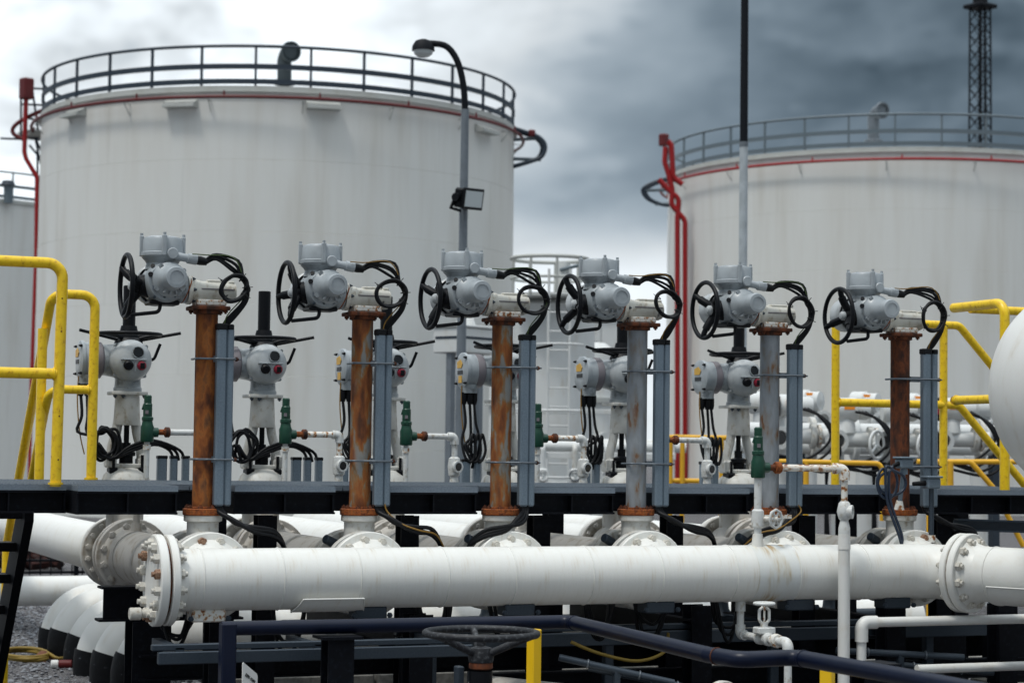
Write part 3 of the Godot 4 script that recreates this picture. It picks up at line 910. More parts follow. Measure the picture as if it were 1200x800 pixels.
func make_far_manifold() -> void:
	# a second row of pale motor valves seen under the handrail
	var dep := 19.5
	var spots := [[918, 476, 0.0, "pale motor valve with black red-buttoned control box beside the conduit"], [985, 480, 0.0, "pale motor valve whose orange label shows behind the yellow rail"], [1040, 482, 0.0, "pale motor valve partly hidden by the brown rusty post"], [1108, 480, 0.0, "pale motor valve with black control box behind yellow post"]]
	for i in spots.size():
		var s = spots[i]
		var q := ond(s[0], s[1], dep)
		var t := thing("pale_motor_valve", s[3], "valve", Vector3(q.x, 0, q.z), "pale motor valves of the rear manifold", -0.38)
		var y := q.y
		part(t, "motor", G().lathe(Vector3(-0.05, y, 0), Vector3.RIGHT, [Vector2(0, 0), Vector2(0.1, 0), Vector2(0.115, 0.02), Vector2(0.115, 0.2), Vector2(0.095, 0.22), Vector2(0.095, 0.3), Vector2(0.08, 0.33), Vector2(0, 0.34)], 20), M.far_white)
		part(t, "warning_label", G().box(Vector3(0.07, y + 0.03, 0.112), Vector3(0.1, 0.06, 0.012)), M.sticker_orange)
		part(t, "gear_housing", G().lathe(Vector3(0.05, y - 0.12, 0), Vector3.DOWN, [Vector2(0.06, -0.05), Vector2(0.09, 0), Vector2(0.1, 0.1), Vector2(0.06, 0.14), Vector2(0.06, 0.22)], 16), M.far_white)
		part(t, "cross_pipe", G().cyl(Vector3(-0.1, y - 0.28, 0.0), Vector3(0.42, y - 0.28, 0.0), 0.075, -1, 16), M.far_white)
		part(t, "flange", G().cyl(Vector3(0.26, y - 0.28, 0), Vector3(0.31, y - 0.28, 0), 0.125, -1, 18, 0.006), M.valve_white)
		part(t, "flange", G().cyl(Vector3(0.33, y - 0.28, 0), Vector3(0.36, y - 0.28, 0), 0.115, -1, 18, 0.006), M.rust_white)
		part(t, "sight_ring", G().lathe(Vector3(-0.06, y - 0.3, 0.1), Vector3(0.35, 0, 1), [Vector2(0.05, 0), Vector2(0.11, 0.0), Vector2(0.11, 0.06), Vector2(0.07, 0.06), Vector2(0.07, 0.02), Vector2(0, 0.02)], 20), M.far_white)
		part(t, "sight_glass", G().cyl(Vector3(-0.052, y - 0.3, 0.12), Vector3(-0.045, y - 0.3, 0.14), 0.062, -1, 16), M.lens_black)
		part(t, "stand", G().cyl(Vector3(-0.02, 0, 0), Vector3(-0.02, y - 0.28, 0), 0.06, -1, 12), M.far_white)
		if i % 3 == 0:
			part(t, "control_box", G().box(Vector3(-0.13, y, 0.1), Vector3(0.16, 0.22, 0.16), 0.02), M.black_paint)
			part(t, "red_button", G().cyl(Vector3(-0.13, y - 0.02, 0.18), Vector3(-0.13, y - 0.02, 0.215), 0.045, 0.035, 14), M.red_plastic)
		if i == 1 or i == 2:
			var w := Vector3(0.3, y - 0.33, 0.28)
			part(t, "handwheel", G().ring(w, Vector3(0.75, 0, 0.65), 0.13, 0.014, 28, 8), M.far_white)
			part(t, "wheel_hub", G().cyl(w - Vector3(0.0, 0, 0.12), w, 0.025, -1, 10), M.far_white)
			for k in 3:
				var a := TAU * k / 3.0 + 0.4
				var fr := Geo.frame(Vector3(0.75, 0, 0.65))
				part(t, "wheel_spoke", G().tube([w, w + fr.x * cos(a) * 0.13 + fr.z * sin(a) * 0.13], 0.012, 5), M.far_white)
		# its cables
		var rng := RandomNumberGenerator.new()
		rng.seed = 50 + i
		var cab := thing("control_cable", ["black cables hanging from the pale valve beside the conduit", "black looped cables below the orange-labelled pale valve", "black cables below the pale valve by the rusty post", "thick black cable bundle at the pale valve behind yellow post"][i], "cable", t.position, "cables of the rear manifold", -0.38)
		for k in 4:
			var pts := [Vector3(0.12 + 0.03 * k, y - 0.02, 0.14), Vector3(0.3 + 0.04 * k, y - 0.08 - 0.03 * k, 0.2), Vector3(0.42 + 0.03 * k, y - 0.3 - 0.05 * k, 0.22), Vector3(0.18 + 0.05 * k, y - 0.5 - 0.04 * k, 0.25), Vector3(-0.1 + rng.randf_range(-0.05, 0.05), y - 0.5 + rng.randf_range(-0.05, 0.05), 0.22), Vector3(-0.16, y - 0.7, 0.2), Vector3(-0.16 + 0.02 * k, 0.1, 0.2)]
			part(cab, "cable", G().tube(spline(pts), 0.014, 6), M.black_rubber)
	# the row behind it and the mains both rows stand on
	var back := [[945, 470, "second-row pale motor valve seen between the conduit and the upright yellow post"], [1012, 472, "second-row pale motor valve seen between the upright yellow post and the brown post"], [1072, 474, "second-row pale motor valve seen through the twin conduits of the brown post"], [1146, 478, "second-row pale motor valve seen under the sloping yellow rail"], [893, 472, "second-row pale motor valve seen beside the grey rust-streaked post"]]
	for s in back:
		var q := ond(s[0], s[1], 21.6)
		var t := thing("pale_motor_valve", s[2], "valve", Vector3(q.x, 0, q.z), "second row of pale motor valves", -0.5)
		var y := q.y
		part(t, "motor", G().lathe(Vector3(-0.12, y, 0), Vector3(1, 0, 0.5), [Vector2(0, 0), Vector2(0.1, 0), Vector2(0.12, 0.02), Vector2(0.12, 0.16), Vector2(0.1, 0.18), Vector2(0.1, 0.3), Vector2(0, 0.32)], 18), M.far_white)
		part(t, "warning_label", G().box(Vector3(0.02, y + 0.06, 0.15), Vector3(0.09, 0.05, 0.02), 0.0, Basis(Vector3.UP, -0.46)), M.sticker_orange)
		part(t, "gear_housing", G().lathe(Vector3(0.02, y - 0.06, 0.03), Vector3.DOWN, [Vector2(0.09, 0), Vector2(0.11, 0.06), Vector2(0.11, 0.16), Vector2(0.07, 0.2), Vector2(0.07, 0.4)], 16), M.far_white)
		part(t, "yoke", G().box(Vector3(0.02, y - 0.42, 0.03), Vector3(0.2, 0.16, 0.14), 0.02), M.valve_white)
		part(t, "bonnet_flange", G().cyl(Vector3(0.02, y - 0.56, 0.03), Vector3(0.02, y - 0.5, 0.03), 0.16, -1, 18, 0.006), M.far_white)
		part(t, "stand", G().cyl(Vector3(0.02, 0, 0.03), Vector3(0.02, y - 0.5, 0.03), 0.1, -1, 14), M.far_white)
		part(t, "side_ring", G().lathe(Vector3(0.16, y - 0.2, 0.12), Vector3(0.4, 0, 1), [Vector2(0.05, 0), Vector2(0.1, 0.0), Vector2(0.1, 0.06), Vector2(0.065, 0.06), Vector2(0.065, 0.02), Vector2(0, 0.02)], 18), M.far_white)
	for m in [[505, 20.4, 0.09, "upper pale main running behind the brown rusty post"], [522, 19.9, 0.075, "lower pale main running behind the brown rusty post"]]:
		var a1 := ond(860, m[0], m[1])
		var b1 := ond(1240, m[0] + 4, m[1] + 0.4)
		var mn := thing("far_main", m[3], "pipe", a1, "pale mains of the far manifold")
		part(mn, "pipe_run", G().cyl(Vector3.ZERO, b1 - a1, m[2], -1, 20), M.far_white)
		for k in 7:
			var f0 := (b1 - a1) * (0.1 + 0.13 * k)
			part(mn, "flange", G().cyl(f0, f0 + (b1 - a1).normalized() * 0.05, m[2] + 0.06, -1, 20, 0.006), M.valve_white if k % 2 else M.far_white)
		for k in 3:
			var f1 := (b1 - a1) * (0.2 + 0.3 * k)
			part(mn, "stand", G().box(f1 + Vector3(0, -(a1.y) * 0.5 - m[2] * 0.5, 0), Vector3(0.08, a1.y - m[2], 0.08)), M.galvanised_dark)
	# pale pipe rack in the gap between the tanks
	var rp := ond(610, 470, 27.0)
	var rk := thing("pipe_rack", "white pipe rack with stacked pipes between the two tanks", "pipe rack", Vector3(rp.x, 0, rp.z), "", -0.38)
	for x in [0.0, 1.0, 2.0]:
		part(rk, "column", G().box(Vector3(x, 0.85, 0), Vector3(0.08, 1.7, 0.08), 0.006), M.far_white)
		part(rk, "column", G().box(Vector3(x, 0.85, -0.8), Vector3(0.08, 1.7, 0.08), 0.006), M.far_white)
	for y in [0.9, 1.5]:
		part(rk, "beam", G().box(Vector3(1.0, y, 0.05), Vector3(2.1, 0.08, 0.03), 0.004), M.far_white)
		for k in 3:
			part(rk, "pipe", G().cyl(Vector3(-0.2, y + 0.12 + 0.01 * k, -0.12 - 0.22 * k), Vector3(2.2, y + 0.12 + 0.01 * k, -0.12 - 0.22 * k), 0.07 + 0.01 * k, -1, 14), M.far_white if k != 1 else M.valve_white)
	for k in 4:
		part(rk, "drop_pipe", G().tube(bend([Vector3(0.3 + 0.42 * k, 1.62, -0.1), Vector3(0.3 + 0.42 * k, 1.62, 0.16), Vector3(0.3 + 0.42 * k, 0.0, 0.16)], 0.06), 0.035, 10), M.valve_white if k % 2 else M.far_white)
		part(rk, "drop_valve", G().lathe(Vector3(0.3 + 0.42 * k, 1.15, 0.16), Vector3.UP, [Vector2(0.035, 0), Vector2(0.07, 0.02), Vector2(0.07, 0.05), Vector2(0.045, 0.07), Vector2(0.045, 0.11), Vector2(0.07, 0.13), Vector2(0.07, 0.16), Vector2(0.035, 0.18)], 14), M.far_white)
		part(rk, "valve_wheel", G().ring(Vector3(0.3 + 0.42 * k, 1.24, 0.3), Vector3.BACK, 0.07, 0.01, 20, 6), M.galvanised_dark if k % 2 else M.far_white)
		part(rk, "wheel_stem", G().cyl(Vector3(0.3 + 0.42 * k, 1.24, 0.18), Vector3(0.3 + 0.42 * k, 1.24, 0.31), 0.014, -1, 8), M.far_white)
	# amber handrail of that manifold
	var hr := thing("amber_handrail", "amber painted low handrail in front of the pale rear valves", "handrail", Vector3.ZERO, "amber handrails")
	var zz := 17.8
	var run := []
	for q in [[852, 540], [946, 541], [1034, 543], [1034, 610]]: run.append(ond(q[0], q[1], zz))
	part(hr, "top_rail", G().tube(bend(run, 0.06), 0.022, 8), M.amber_paint)
	for q in [[945, 541], [866, 540]]:
		var a := ond(q[0], q[1], zz)
		part(hr, "post", G().tube([a, Vector3(a.x, 0, a.z)], 0.026, 8), M.amber_paint)
	var hr2 := thing("amber_handrail", "amber painted handrail sloping down beside a stair behind the yellow posts", "handrail", Vector3.ZERO, "amber handrails")
	var run2 := []
	for q in [[1075, 541], [1138, 541], [1165, 572], [1200, 640]]: run2.append(ond(q[0], q[1], zz))
	part(hr2, "top_rail", G().tube(bend(run2, 0.08), 0.024, 8), M.amber_paint)
	part(hr2, "rear_rail", G().tube([ond(1110, 541, zz + 0.6), ond(1230, 541, zz + 0.6)], 0.024, 8), M.amber_paint)
	for q in [[1114, 541], [1090, 541]]:
		var a := ond(q[0], q[1], zz)
		part(hr2, "post", G().tube([a, Vector3(a.x, 0, a.z)], 0.03, 8), M.amber_paint)
	var hr3 := thing("amber_handrail", "amber painted rail in front of the second tank's red drop pipes", "handrail", Vector3.ZERO, "amber handrails")
	for py in [512, 563]:
		part(hr3, "rail", G().tube([ond(782, py, 24.0), ond(856, py + 1, 24.0)], 0.03, 8), M.amber_paint)
	for px in [786, 800, 846]:
		var a := ond(px, 512, 24.0)
		part(hr3, "post", G().tube([a, Vector3(a.x, 0, a.z)], 0.03, 8), M.amber_paint)

func make_yard_edge() -> void:
	# mesh fence, barrier tape and brick rubble at the yard's edge
	var a := ony(-40, 668, 0.0)
	var b := ony(420, 640, 0.0)
	a = Vector3(0.5, 0, -24.4)
	b = Vector3(14.0, 0, -24.4)
	var f := thing("mesh_fence", "dark low mesh fence at the yard's edge behind the white elbows", "fence", a)
	var n := 14
	var step := (b - a) / n
	for i in n + 1:
		part(f, "post", G().box(step * i + Vector3(0, 0.19, 0), Vector3(0.05, 0.38, 0.05)), M.beam_black)
	for y in [0.06, 0.2, 0.35]:
		part(f, "rail", G().tube([Vector3(0, y, 0), step * n + Vector3(0, y, 0)], 0.018, 5), M.beam_black)
	var wires := G()
	for i in 110:
		wires.tube([(b - a) * (i / 110.0) + Vector3(0, 0.03, 0.02), (b - a) * (i / 110.0) + Vector3(0, 0.36, 0.02)], 0.008, 4)
	part(f, "mesh_wires", wires, M.beam_black).set_meta("kind", "stuff")
	var tp := thing("barrier_tape", "red and white barrier tape stretched above the dark mesh fence", "tape", a + Vector3(0, 0, 0.1))
	for i in 24:
		part(tp, "tape_band", G().box(Vector3(0.5 * i + 0.25, 0.42 + 0.01 * sin(i * 0.7), 0), Vector3(0.5, 0.06, 0.006)), M.red_pipe if i % 2 else M.sticker_white)
	for x in [0.2, 4.0, 8.0, 11.8]:
		part(tp, "stake", G().cyl(Vector3(x, 0, 0.0), Vector3(x, 0.48, 0.0), 0.015, -1, 6), M.beam_black)
	var rng := RandomNumberGenerator.new()
	rng.seed = 8
	var hp := thing("rubble_heap", "heap of broken reddish bricks beyond the dark mesh fence", "rubble", Vector3(5.6, 0, -26.0))
	for i in 90:
		var x := rng.randfn(0.0, 1.6)
		var hy := maxf(0.0, 0.28 - absf(x) * 0.06) * rng.randf()
		part(hp, "brick", G().box(Vector3(x, hy + 0.05, rng.randf_range(-0.4, 0.4)), Vector3(0.22, 0.1, 0.11), 0.008, Basis.from_euler(Vector3(rng.randf_range(-0.6, 0.6), rng.randf() * TAU, rng.randf_range(-0.6, 0.6)))), M.brick_heap)

# ---------------------------------------------------------------- manifold
const Z0 := -9.965      # front valves
const ZR := -11.887     # rear valves
const ZH := -9.545      # header axis
const HY := 0.925       # height of the pipe axes
const PR := 0.147       # pipe radius
const FR := 0.213       # flange radius
const DECK := 1.36
var XS := [2.395, 3.205, 3.975, 4.76, 5.572, 6.416]
const ORD := ["first", "second", "third", "fourth", "fifth", "sixth"]

# flange disc with nuts on the face that axis points to; axis from the disc's back to its face
func flange(t: Node3D, called: String, at: Vector3, axis: Vector3, R: float, thick: float, count: int, m: Material, nut_r := 0.021, mbolt: Material = null, odd: Material = null, turn0 := 0.0) -> MeshInstance3D:
	var f := part(t, called, G().lathe(at, axis, [Vector2(0, 0), Vector2(R - 0.005, 0), Vector2(R, 0.005), Vector2(R, thick - 0.005), Vector2(R - 0.005, thick), Vector2(0, thick)], 40), m)
	var b := Geo.frame(axis)
	for k in count:
		var a := TAU * (k + 0.5) / count + turn0
		var p := at + (b.x * cos(a) + b.z * sin(a)) * (R - nut_r * 1.75) + b.y * (thick - 0.001)
		var mb := mbolt if mbolt else m
		if odd and (k * 7) % 5 == 1: mb = odd
		part(f, "bolt", G().nut(p, axis, nut_r, nut_r * 1.05, k * 0.7), mb)
	return f

func arc_pipe(pts: Array, r: float, m_seg := 28) -> Geo:
	return G().tube(pts, r, m_seg)

func make_header() -> void:
	var t := thing("header_pipe", "thick white header pipe with a bolted blind flange at its end", "pipe", Vector3(0, 0, 0))
	var x0 := 2.165
	var xe := 6.15
	# main run with the bend towards the viewer's side at its far end
	var pts := [Vector3(x0, HY, ZH)]
	for k in 24: pts.append(Vector3(lerpf(x0, xe, (k + 1) / 24.0), HY, ZH))
	var phi := deg_to_rad(66.0)
	var br := 0.30
	for k in range(1, 11):
		var a := phi * k / 10.0
		pts.append(Vector3(xe + br * sin(a), HY, ZH + br * (1.0 - cos(a))))
	var e: Vector3 = pts[-1]
	var dir := Vector3(cos(phi), 0, sin(phi))
	pts.append(e + dir * 0.03)
	part(t, "pipe_run", G().tube(pts, PR, 48), M.header_white)
	# weld beads
	for px in [240, 334, 424, 527, 606, 697, 779, 866, 940, 1022]:
		var x := onz(px, 680, ZH + PR).x
		part(t, "weld_bead", G().ring(Vector3(x, HY, ZH), Vector3.RIGHT, PR + 0.0005, 0.0035, 48, 6), M.header_white)
	# blind flange: two discs with a gasket gap between
	flange(t, "pipe_flange", Vector3(2.115, HY, ZH), Vector3.RIGHT, FR, 0.036, 14, M.header_white, 0.0235, M.bolt_white)
	part(t, "gasket", G().cyl(Vector3(2.098, HY, ZH), Vector3(2.117, HY, ZH), FR - 0.03, -1, 40), M.rust_dark)
	flange(t, "blind_flange", Vector3(2.1, HY, ZH), Vector3.LEFT, FR + 0.002, 0.042, 14, M.header_white, 0.0245, M.bolt_white, M.bolt_rust)
	part(t, "weld_neck", G().lathe(Vector3(2.15, HY, ZH), Vector3.RIGHT, [Vector2(PR + 0.03, 0), Vector2(PR + 0.012, 0.015), Vector2(PR, 0.05)], 48), M.header_white)
	# drain stub on the blind flange
	part(t, "drain_stub", G().cyl(Vector3(2.05, 0.775, ZH + 0.05), Vector3(1.99, 0.775, ZH + 0.05), 0.02, -1, 12), M.bolt_white)
	part(t, "drain_cap", G().cyl(Vector3(2.0, 0.775, ZH + 0.05), Vector3(1.945, 0.775, ZH + 0.05), 0.029, -1, 12, 0.004), M.bolt_white)
	# flange pair beyond the bend
	flange(t, "bend_flange", e + dir * 0.03, dir, FR, 0.04, 12, M.header_white, 0.0245, M.bolt_white)
	part(t, "gasket", G().cyl(e + dir * 0.018, e + dir * 0.032, FR - 0.02, -1, 40), M.rust_white)
	flange(t, "bend_flange", e + dir * 0.02, -dir, FR, 0.036, 12, M.header_white, 0.022, M.bolt_white)
	var far := thing("outlet_pipe", "thick white outlet pipe leading off beyond the bolted bend flange", "pipe", Vector3.ZERO)
	part(far, "pipe_run", G().tube([e + dir * 0.071, e + dir * 0.5, e + dir * 1.3, e + dir * 2.6], PR, 48), M.header_white)
	part(far, "weld_neck", G().lathe(e + dir * 0.071, dir, [Vector2(PR + 0.035, 0), Vector2(PR + 0.014, 0.02), Vector2(PR, 0.07)], 48), M.header_white)
	part(far, "weld_bead", G().ring(e + dir * 0.21, dir, PR + 0.0005, 0.004, 48, 6), M.header_white)
	# turned-up sheet around the outlet pipe
	part(far, "saddle_sheet", sheet_wrap(e + dir * 0.22 + Vector3(0, 0, 0), dir, 0.9, PR + 0.012, deg_to_rad(18), deg_to_rad(100)), M.header_white)
	part(far, "stand", G().box(e + dir * 1.6 - Vector3(0, HY * 0.5 + 0.07, 0), Vector3(0.12, HY - 0.14, 0.12)), M.beam_black)

	# branches to the front valves
	for i in 6:
		var x: float = XS[i]
		part(t, "branch", G().lathe(Vector3(x, HY, ZH), Vector3.FORWARD, [Vector2(PR - 0.004, 0), Vector2(PR - 0.004, 0.19), Vector2(PR + 0.02, 0.215), Vector2(PR + 0.03, 0.245)], 40), M.header_white)
		flange(t, "branch_flange", Vector3(x, HY, -9.828), Vector3.BACK, FR, 0.04, 12, M.header_white, 0.0235, M.bolt_white, M.bolt_rust if i in [0, 5] else null, 0.1 * i)
	# sheet saddle on the underside
	part(t, "saddle_sheet", sheet_wrap(Vector3(2.72, HY, ZH), Vector3.RIGHT, 0.36, PR + 0.013, deg_to_rad(30), deg_to_rad(110)), M.header_white)
	var xs0 := onz(890, 680, ZH + PR).x
	var xs1 := onz(940, 680, ZH + PR).x
	part(t, "stained_spool", G().lathe(Vector3(xs0, HY, ZH), Vector3.RIGHT, [Vector2(PR + 0.0012, 0), Vector2(PR + 0.0012, xs1 - xs0)], 48), M.header_stained)
	# shoes between header and frame
	for x in [2.32, 3.12, 3.9, 4.68, 5.5, 6.1]:
		var s := G()
		s.box(Vector3(x, HY - PR - 0.018, ZH), Vector3(0.16, 0.06, 0.12), 0.006)
		part(t, "pipe_shoe", s, M.rust_white if x < 2.5 else M.galvanised_dark)
		for q in [-0.09, 0.09]:
			part(t, "shoe_bolt", G().nut(Vector3(x + q, HY - PR - 0.03, ZH + 0.065), Vector3.BACK, 0.014, 0.012), M.galvanised_dark)

# curved sheet lying on a pipe, its upper lip lifted
func sheet_wrap(o: Vector3, axis: Vector3, length: float, r: float, a0: float, a1: float) -> Geo:
	var g := G()
	var ax := axis.normalized()
	var down := Vector3.DOWN
	var side := down.cross(ax).normalized()
	if side.dot(Vector3(0, 0, 1)) < 0: side = -side
	var n := 12
	var prev := []
	for k in n + 1:
		var a := lerpf(a0, a1, float(k) / n)
		# angle runs from the side (facing the viewer) to the underside
		var d := side * cos(a) + down * sin(a)
		var lift := 0.018 * pow(1.0 - float(k) / n, 3.0)
		var inset := 0.03 * absf(1.0 - 2.0 * float(k) / n)
		prev.append([o + d * (r + lift) + ax * inset, o + d * (r + lift) + ax * (length - inset), d])
	for k in n:
		var p = prev[k]
		var q = prev[k + 1]
		g.quad(p[0], p[1], q[1], q[0], p[2], p[2], q[2], q[2])
		g.quad(p[0] - p[2] * 0.005, p[1] - p[2] * 0.005, q[1] - q[2] * 0.005, q[0] - q[2] * 0.005, -p[2], -p[2], -q[2], -q[2])
	g.tube([prev[0][0], prev[0][1]], 0.0045, 6)
	var l := []
	var rr := []
	for p in prev:
		l.append(p[0]); rr.append(p[1])
	g.tube(l, 0.004, 5)
	g.tube(rr, 0.004, 5)
	return g

# ---------------------------------------------------------------- front motor valves on posts
func wheel(t: Node3D, c: Vector3, axis: Vector3, R: float, hub_back: Vector3, turn: float, spokes := 3) -> void:
	var w := part(t, "handwheel", G().ring(c, axis, R, 0.0125, 48, 10), M.black_paint)
	var b := Geo.frame(axis)
	for k in spokes:
		var a := turn + TAU * k / spokes
		var d := b.x * cos(a) + b.z * sin(a)
		var p := []
		for j in 7:
			var f := j / 6.0
			p.append(c + d * R * lerpf(0.12, 0.985, f) + (hub_back - c) * pow(1.0 - f, 1.6))
		var g := G()
		g.tube(p, 0.016, 8)
		g.tube(p.slice(0, 5), 0.022, 8)
		part(w, "spoke", g, M.black_paint)
	part(w, "hub", G().lathe(hub_back - (hub_back - c).normalized() * 0.035, hub_back - c, [Vector2(0, 0), Vector2(0.03, 0.0), Vector2(0.036, 0.02), Vector2(0.04, 0.07), Vector2(0.0, 0.075)], 20), M.black_paint)
	part(w, "hub_cap", G().lathe(hub_back - (hub_back - c).normalized() * 0.03, c - hub_back, [Vector2(0.026, 0), Vector2(0.026, 0.018), Vector2(0.016, 0.03), Vector2(0, 0.033)], 16), M.actuator_light)

func make_front_valve(i: int, label: String, post_mat: Material) -> Node3D:
	var x: float = XS[i]
	var t := thing("motor_valve", label, "valve", Vector3(x, 0, Z0), "front row of motor valves on posts")
	var rng := RandomNumberGenerator.new()
	rng.seed = 100 + i
	# body between its flanges
	flange(t, "valve_flange", Vector3(0, HY, 0.095), Vector3.FORWARD, FR, 0.038, 16, M.valve_white, 0.019, M.valve_white)
	part(t, "valve_body", G().lathe(Vector3(0, HY, 0.1), Vector3.FORWARD, [Vector2(PR, 0), Vector2(PR + 0.01, 0.05), Vector2(PR + 0.025, 0.11), Vector2(PR + 0.01, 0.17), Vector2(PR, 0.22)], 36), M.valve_white)
	flange(t, "valve_flange", Vector3(0, HY, -0.155), Vector3.BACK, FR, 0.038, 16, M.valve_white, 0.019, M.valve_white)
	part(t, "gasket", G().cyl(Vector3(0, HY, -0.168), Vector3(0, HY, -0.15), FR - 0.02, -1, 36), M.rust_dark)
	part(t, "neck", G().lathe(Vector3(0, HY, -0.0), Vector3.UP, [Vector2(0.1, 0.1), Vector2(0.085, 0.16), Vector2(0.078, 0.2), Vector2(0.078, 0.255), Vector2(0.094, 0.262), Vector2(0.094, 0.288), Vector2(0, 0.288)], 28), M.valve_white)
	part(t, "side_plug", G().cyl(Vector3(-0.1, HY + 0.14, -0.08), Vector3(-0.165, HY + 0.17, -0.05), 0.026, 0.024, 12, 0.004), M.galvanised_dark)
	var bf := part(t, "base_flange", G().lathe(Vector3(0, 1.2145, 0), Vector3.UP, [Vector2(0, 0), Vector2(0.095, 0), Vector2(0.1, 0.004), Vector2(0.1, 0.03), Vector2(0.095, 0.034), Vector2(0, 0.034)], 28), M.rust_flange)
	for k in 8:
		var a := TAU * (k + 0.5) / 8
		part(bf, "bolt", G().nut(Vector3(cos(a) * 0.079, 1.247, sin(a) * 0.079), Vector3.UP, 0.0125, 0.013, k * 0.5), M.rust_dark)
	# post
	var pr := 0.0545
	part(t, "post", G().lathe(Vector3(0, 1.247, 0), Vector3.UP, [Vector2(pr, 0), Vector2(pr, 0.98)], 32), post_mat)
	part(t, "post_weld", G().ring(Vector3(0, 1.252, 0), Vector3.UP, pr, 0.006, 28, 6), M.rust_flange)
	var tf := part(t, "top_flange", G().box(Vector3(0.005, 2.236, 0), Vector3(0.19, 0.02, 0.16), 0.004), M.rust_dark)
	for q in [[-0.07, -0.05], [0.08, -0.05], [-0.07, 0.055], [0.08, 0.055]]:
		part(tf, "bolt", G().nut(Vector3(q[0], 2.227, q[1]), Vector3.DOWN, 0.012, 0.012), M.rust_dark)
	part(t, "cap_ring", G().lathe(Vector3(0, 2.205, 0), Vector3.UP, [Vector2(pr, 0), Vector2(0.068, 0.004), Vector2(0.068, 0.021), Vector2(pr, 0.021)], 24), M.rust_dark)
	# gearbox lying on the post
	var gy := 2.318
	part(t, "gearbox_foot", G().box(Vector3(0.01, 2.262, 0), Vector3(0.15, 0.034, 0.12), 0.008), M.rust_white)
	part(t, "gearbox", G().lathe(Vector3(-0.085, gy, 0), Vector3.RIGHT, [Vector2(0, 0), Vector2(0.056, 0), Vector2(0.058, 0.01), Vector2(0.058, 0.04), Vector2(0.053, 0.047), Vector2(0.053, 0.205), Vector2(0.046, 0.222), Vector2(0, 0.224)], 28), M.gear_white)
	part(t, "gearbox_rib", G().box(Vector3(0.045, gy + 0.0505, 0.0), Vector3(0.10, 0.02, 0.05), 0.004), M.gear_white)
	part(t, "gearbox_rib", G().box(Vector3(0.115, gy + 0.045, 0.0), Vector3(0.03, 0.024, 0.06), 0.004), M.gear_white)
	part(t, "gear_seam", G().box(Vector3(0.03, gy + 0.012, 0.0535), Vector3(0.19, 0.005, 0.004)), M.label_grey)
	part(t, "gear_flange", G().lathe(Vector3(-0.106, gy + 0.006, 0), Vector3.RIGHT, [Vector2(0, 0), Vector2(0.071, 0), Vector2(0.071, 0.02), Vector2(0, 0.02)], 28), M.gear_white)
	for k in 6:
		var a := TAU * (k + 0.5) / 6
		part(t, "gear_bolt", G().nut(Vector3(-0.0865, gy + 0.006 + cos(a) * 0.062, sin(a) * 0.062), Vector3.RIGHT, 0.009, 0.012), M.galvanised_dark)
	part(t, "joint_ring", G().cyl(Vector3(-0.111, gy + 0.008, 0), Vector3(-0.1055, gy + 0.006, 0), 0.0725, -1, 28), M.rust_flange)
	part(t, "adaptor", G().lathe(Vector3(-0.165, gy + 0.012, 0), Vector3.RIGHT, [Vector2(0.066, -0.04), Vector2(0.066, 0), Vector2(0.073, 0.008), Vector2(0.073, 0.05), Vector2(0.07, 0.0535), Vector2(0, 0.0535)], 24), M.actuator_grey)
	# actuator
	var bc := Vector3(-0.222, 2.352, 0)
	part(t, "actuator_body", G().lathe(bc + Vector3(0, 0, -0.13), Vector3.BACK, [Vector2(0, 0), Vector2(0.08, 0), Vector2(0.092, 0.01), Vector2(0.1, 0.05), Vector2(0.104, 0.11), Vector2(0.104, 0.17), Vector2(0.098, 0.2), Vector2(0.088, 0.212), Vector2(0, 0.212)], 36), M.actuator_grey)
	part(t, "side_housing", G().lathe(bc + Vector3(-0.075, -0.02, 0.0), Vector3.RIGHT, [Vector2(0, 0), Vector2(0.058, 0), Vector2(0.075, 0.02), Vector2(0.082, 0.06), Vector2(0.082, 0.1), Vector2(0.064, 0.13)], 28), M.actuator_grey)
	part(t, "base_pad", G().box(bc + Vector3(-0.005, -0.098, 0.0), Vector3(0.15, 0.022, 0.13), 0.006), M.black_paint)
	part(t, "name_plate", G().box(bc + Vector3(-0.055, -0.03, 0.0915), Vector3(0.035, 0.022, 0.003), 0.0, Basis(Vector3.UP, -0.2)), M.strap_metal)
	for k in 3:
		part(t, "body_bolt", G().nut(bc + Vector3(-0.06 + 0.05 * k, -0.075 + 0.004 * k, 0.075), Vector3.BACK, 0.008, 0.01), M.galvanised_dark)
	var mc := bc + Vector3(0.012, 0.012, 0.075)
	part(t, "motor_housing", G().lathe(mc, Vector3.BACK, [Vector2(0.088, 0), Vector2(0.086, 0.02), Vector2(0.07, 0.034), Vector2(0.06, 0.05), Vector2(0.055, 0.09), Vector2(0.055, 0.155), Vector2(0.05, 0.168), Vector2(0.034, 0.17), Vector2(0.034, 0.166), Vector2(0, 0.166)], 32), M.actuator_cover)
	for k in 4:
		var a := TAU * k / 4 + 0.62
		var p := mc + Vector3(cos(a) * 0.08, sin(a) * 0.08, 0.02)
		part(t, "housing_lug", G().cyl(p - Vector3(0, 0, 0.03), p + Vector3(0, 0, 0.012), 0.012, -1, 10), M.actuator_grey)
	for k in 5:
		var a := -0.4 - 0.42 * k
		part(t, "housing_rib", G().box(mc + Vector3(cos(a) * 0.066, sin(a) * 0.066, 0.045), Vector3(0.022, 0.006, 0.05), 0.0, Basis(Vector3.BACK, a)), M.actuator_cover)
	part(t, "plug", G().cyl(bc + Vector3(-0.07, 0.03, 0.06), bc + Vector3(-0.083, 0.036, 0.085), 0.013, -1, 8), M.black_paint)
	part(t, "plug", G().cyl(bc + Vector3(-0.06, 0.07, 0.05), bc + Vector3(-0.07, 0.08, 0.07), 0.011, -1, 8), M.black_paint)
